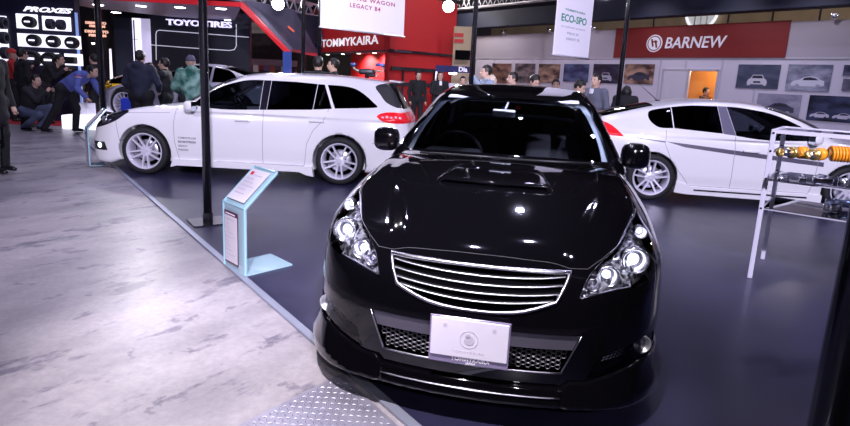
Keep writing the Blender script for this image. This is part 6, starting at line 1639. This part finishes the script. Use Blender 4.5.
def briefcase(t, J):
    w = J['wrR']; b = MB(); c = (w[0]+.02, w[1]-.02, w[2]-.30); b.box(c, (.30, .10, .27), bev=.02)
    o = bpy.data.objects.new('briefcase', None); COL.objects.link(o); wl = t.matrix_basis@Vector((0, 0, 0))
    o.location = t.location; o.rotation_euler = t.rotation_euler; tag(o, 'black briefcase carried by the man at the left frame edge', 'bag')
    b.build('bag_body', M['trim_black'], o, True); h = MB(); h.tube([(c[0]-.06, c[1], c[2]+.13), (c[0]-.05, c[1], c[2]+.19), (c[0]+.05, c[1], c[2]+.19), (c[0]+.06, c[1], c[2]+.13)], .009, 8); h.build('bag_handle', M['trim_black'], o, True)
def blue_bag(t, J):
    w = J['wrL']; o = bpy.data.objects.new('carrier_bag', None); COL.objects.link(o); o.location = t.location; o.rotation_euler = t.rotation_euler; tag(o, 'bright blue carrier bag held by the person in the navy hoodie', 'bag')
    bm_ = cloth('bright_blue_bag', (.03, .06, .55), .4); b = MB(); b.box((w[0]-.02, w[1]+.07, w[2]-.36), (.12, .24, .36), bev=.02); b.build('bag_body', bm_, o, True)
    h = MB(); h.tube([(w[0]-.02, w[1]-.04, w[2]-.17), (w[0]-.01, w[1]+.0, w[2]-.06), (w[0]-.01, w[1]+.04, w[2]-.06), (w[0]-.02, w[1]+.10, w[2]-.17)], .006, 6); h.build('bag_handle', bm_, o, True)
def camera_in(label):
    def f(t, J):
        w = (J['wrL']+J['wrR'])/2; d = w-(J['elL']+J['elR'])/2; d /= np.linalg.norm(d); c = w+d*.10
        o = bpy.data.objects.new('camera_held', None); COL.objects.link(o); o.name = 'photo_camera'; o.location = t.location; o.rotation_euler = t.rotation_euler; tag(o, label, 'camera')
        b = MB(); b.box(c, (.06, .12, .085), bev=.01); b.build('camera_body', M['trim_black'], o, True); q = MB(); q.lathe([(0, .10), (.03, .10), (.034, .03), (.034, 0)], 16, Matrix.Translation(tuple(c))@Matrix.Rotation(math.pi/2, 4, 'Y')); q.build('camera_lens', M['trim_black'], o, True)
    return f
hold = dict(elL=(.10, .24, 1.17), wrL=(.30, .10, 1.30), elR=(.10, -.24, 1.17), wrR=(.30, -.10, 1.30))
holdface = dict(elL=(.16, .22, 1.28), wrL=(.26, .09, 1.50), elR=(.16, -.22, 1.28), wrR=(.26, -.09, 1.50))
lean = dict(chest=(.20, 0, 1.22), neck=(.33, 0, 1.36), head=(.42, 0, 1.48), shL=(.28, .19, 1.31), shR=(.28, -.19, 1.31), elL=(.40, .24, 1.10), wrL=(.55, .12, 1.25), elR=(.40, -.24, 1.10), wrR=(.55, -.12, 1.25), pel=(-.02, 0, .95))
bend = dict(pel=(-.10, 0, .93), chest=(.22, 0, 1.14), neck=(.40, 0, 1.22), head=(.53, 0, 1.27), shL=(.34, .19, 1.20), shR=(.34, -.19, 1.20), elL=(.42, .24, .95), wrL=(.55, .18, .78), elR=(.34, -.26, .93), wrR=(.48, -.22, .76),
            hipL=(-.10, .10, .90), hipR=(-.10, -.10, .90), knL=(.02, .14, .50), anL=(-.06, .18, .075), knR=(-.22, -.14, .50), anR=(-.48, -.18, .075))
squat = dict(pel=(-.12, 0, .42), chest=(.02, 0, .72), neck=(.08, 0, .92), head=(.14, 0, 1.06), shL=(.05, .19, .86), shR=(.05, -.19, .86), elL=(.28, .22, .66), wrL=(.42, .10, .84), elR=(.28, -.22, .66), wrR=(.42, -.10, .84),
             hipL=(-.12, .10, .40), hipR=(-.12, -.10, .40), knL=(.30, .16, .50), anL=(.02, .15, .075), knR=(.28, -.16, .36), anR=(-.10, -.15, .075))
crowd = 'visitors crowding at the tyre display'
g = G(7, 172); person('person in a black suit with a briefcase, cut by the left frame edge', (g.x-.12, g.y, 0), rzd(-12), blk, blk, dict(anR=(.10, -.12, .075), knR=(.10, -.11, .50), elR=(.03, -.25, 1.13), wrR=(.20, -.25, .90)), H=1.74, coat=True, extra=briefcase)
person('person in a red cap and red jacket by the tyre display', at_px(13, 14.0), rzd(25), redc, blk, hold, H=1.74, hair='cap', hairmat=cloth('red_cap', (.5, .03, .03)), group=crowd)
person('person in black standing right of the red-capped visitor', at_px(23, 12.9), rzd(60), blk, blk, None, H=1.73, group=crowd)
person('person in a black jacket leaning forward with both hands raised', at_px(41, 13.6), rzd(5), blk, dk2, lean, H=1.80, group=crowd, extra=camera_in('black camera held by the leaning visitor in black'))
g = G(34, 130); person('person in blue jeans crouching in front of the tyre display crowd', (g.x, g.y, 0), rzd(-5), dk2, jean, squat, H=1.75, group=crowd)
def stripe(t, J):
    a = J['shR']*.6+J['chest']*.4; mb = MB(); mb.tube([Vector(J['shR']*.95+J['elR']*.05+np.array([-.0, -.01, .0])), Vector(J['shR']*.85+J['elR']*.15)], .079, 14); mb.build('red_shoulder_band', redc, t, True)
    mb = MB(); mb.tube([Vector(J['shR']*.84+J['elR']*.16), Vector(J['shR']*.76+J['elR']*.24)], .0775, 14); mb.build('white_shoulder_band', wht, t, True)
g = G(66, 132); person('person in a bright blue jacket bending forward with a red shoulder band', (g.x+.15, g.y, 0), rzd(-3), blu, blk, bend, H=1.80, bulk=1.05, extra=stripe)
person('person in black standing between the bending man and the black pole', at_px(95, 13.6), rzd(170), blk, blk, None, H=1.70)
person('person in a navy hoodie seen from behind over the estate bonnet', at_px(140.5, 10.9), rzd(92), navy, blk, dict(elL=(.02, .31, 1.14), wrL=(.16, .26, 1.02), elR=(.02, -.31, 1.14), wrR=(.16, -.26, 1.02)), H=1.77, bulk=1.18, hood=True, extra=blue_bag)
person('person photographing the silver coupe, facing left beside the hoodie', at_px(165, 11.9), rzd(185), dk2, blk, holdface, H=1.66, extra=camera_in('dark camera raised by the visitor facing left'))
person('person in a green camouflage padded coat and grey cap, from behind', at_px(191, 10.9), rzd(120), greenc, blk, dict(elL=(.02, .30, 1.14), wrL=(.18, .20, 1.05), elR=(.02, -.30, 1.14), wrR=(.10, -.28, .95)), H=1.72, hair='cap', hairmat=cloth('grey_cap', (.10, .09, .14)), bulk=1.25, coat=True, hood=True)
person('dark-haired person from behind beyond the estate car roof', at_px(318, 10.2), rzd(95), dk2, blk, None, H=1.80, bulk=1.1)
person('person with a white collar facing left beyond the estate car roof', at_px(334, 11.1), rzd(190), dk2, blk, None, H=1.80, collar=wht)
person('person in a dark suit with a white badge against the red wall', at_px(418.5, 16.8), rzd(-70), blk, blk, None, H=1.72, collar=dk2)
person('long-haired person in a black suit and white shirt by the red wall', at_px(440.5, 16.6), rzd(-80), blk, blk, dict(elL=(.05, .24, 1.14), wrL=(.22, .05, 1.08), elR=(.05, -.24, 1.14), wrR=(.22, -.05, 1.08)), H=1.74, hair='long', collar=wht)
person('small distant person standing in front of the blue kiosk', at_px(463.5, 16.4), rzd(-90), dk2, blk, None, H=1.62)
def furhood(t, J):
    nk = J['neck']; f = lambda x, y, z: ell((x-nk[0]+.09, y-nk[1], z-nk[2]+.0), (0, 0, 0), (.10, .15, .12))+.006*np.sin(80*x)*np.sin(90*z)
    V, F = surface_net(f, nk-.28, nk+.2, .016, newton=1); soup_obj(Soup(V, F, f), 'fur_hood', fur, t)
person('person in a pale blue coat with a beige fur hood, in profile', at_px(487, 10.6), rzd(195), lblue, blk, holdface, H=1.80, bulk=1.2, extra=furhood)
person('person with glasses and black hair facing left beside the fur hood', at_px(514, 11.0), rzd(200), dk2, blk, None, H=1.70, bulk=1.1)
person('person looking down with black hair, middle of the group behind', at_px(535, 10.6), rzd(-60), dk2, blk, None, H=1.66, nod=.5)
person('partly hidden person with black hair right of the group', at_px(557, 12.5), rzd(-100), dk2, blk, None, H=1.62)
person('dark-haired person bowing the head next to the grey suit', at_px(580.5, 10.4), rzd(-30), dk2, blk, None, H=1.60, nod=.5)
person('person in a grey suit, white shirt and tie facing left', at_px(598, 10.6), rzd(215), grey, grey, None, H=1.74, bulk=1.05, collar=wht)
person('long-haired person in black beside the pole behind the fastback', at_px(629, 11.6), rzd(70), blk, blk, dict(head=(.06, 0, 1.55)), H=1.60, hair='long')
pd = Pl(wall.at(0, 0, -.75)[:2], wall.d).hit(706.5, 88); person('person standing inside the orange-lit doorway', (pd.x, pd.y, 0), rzd(-60), brn, dk2, None, H=1.66)
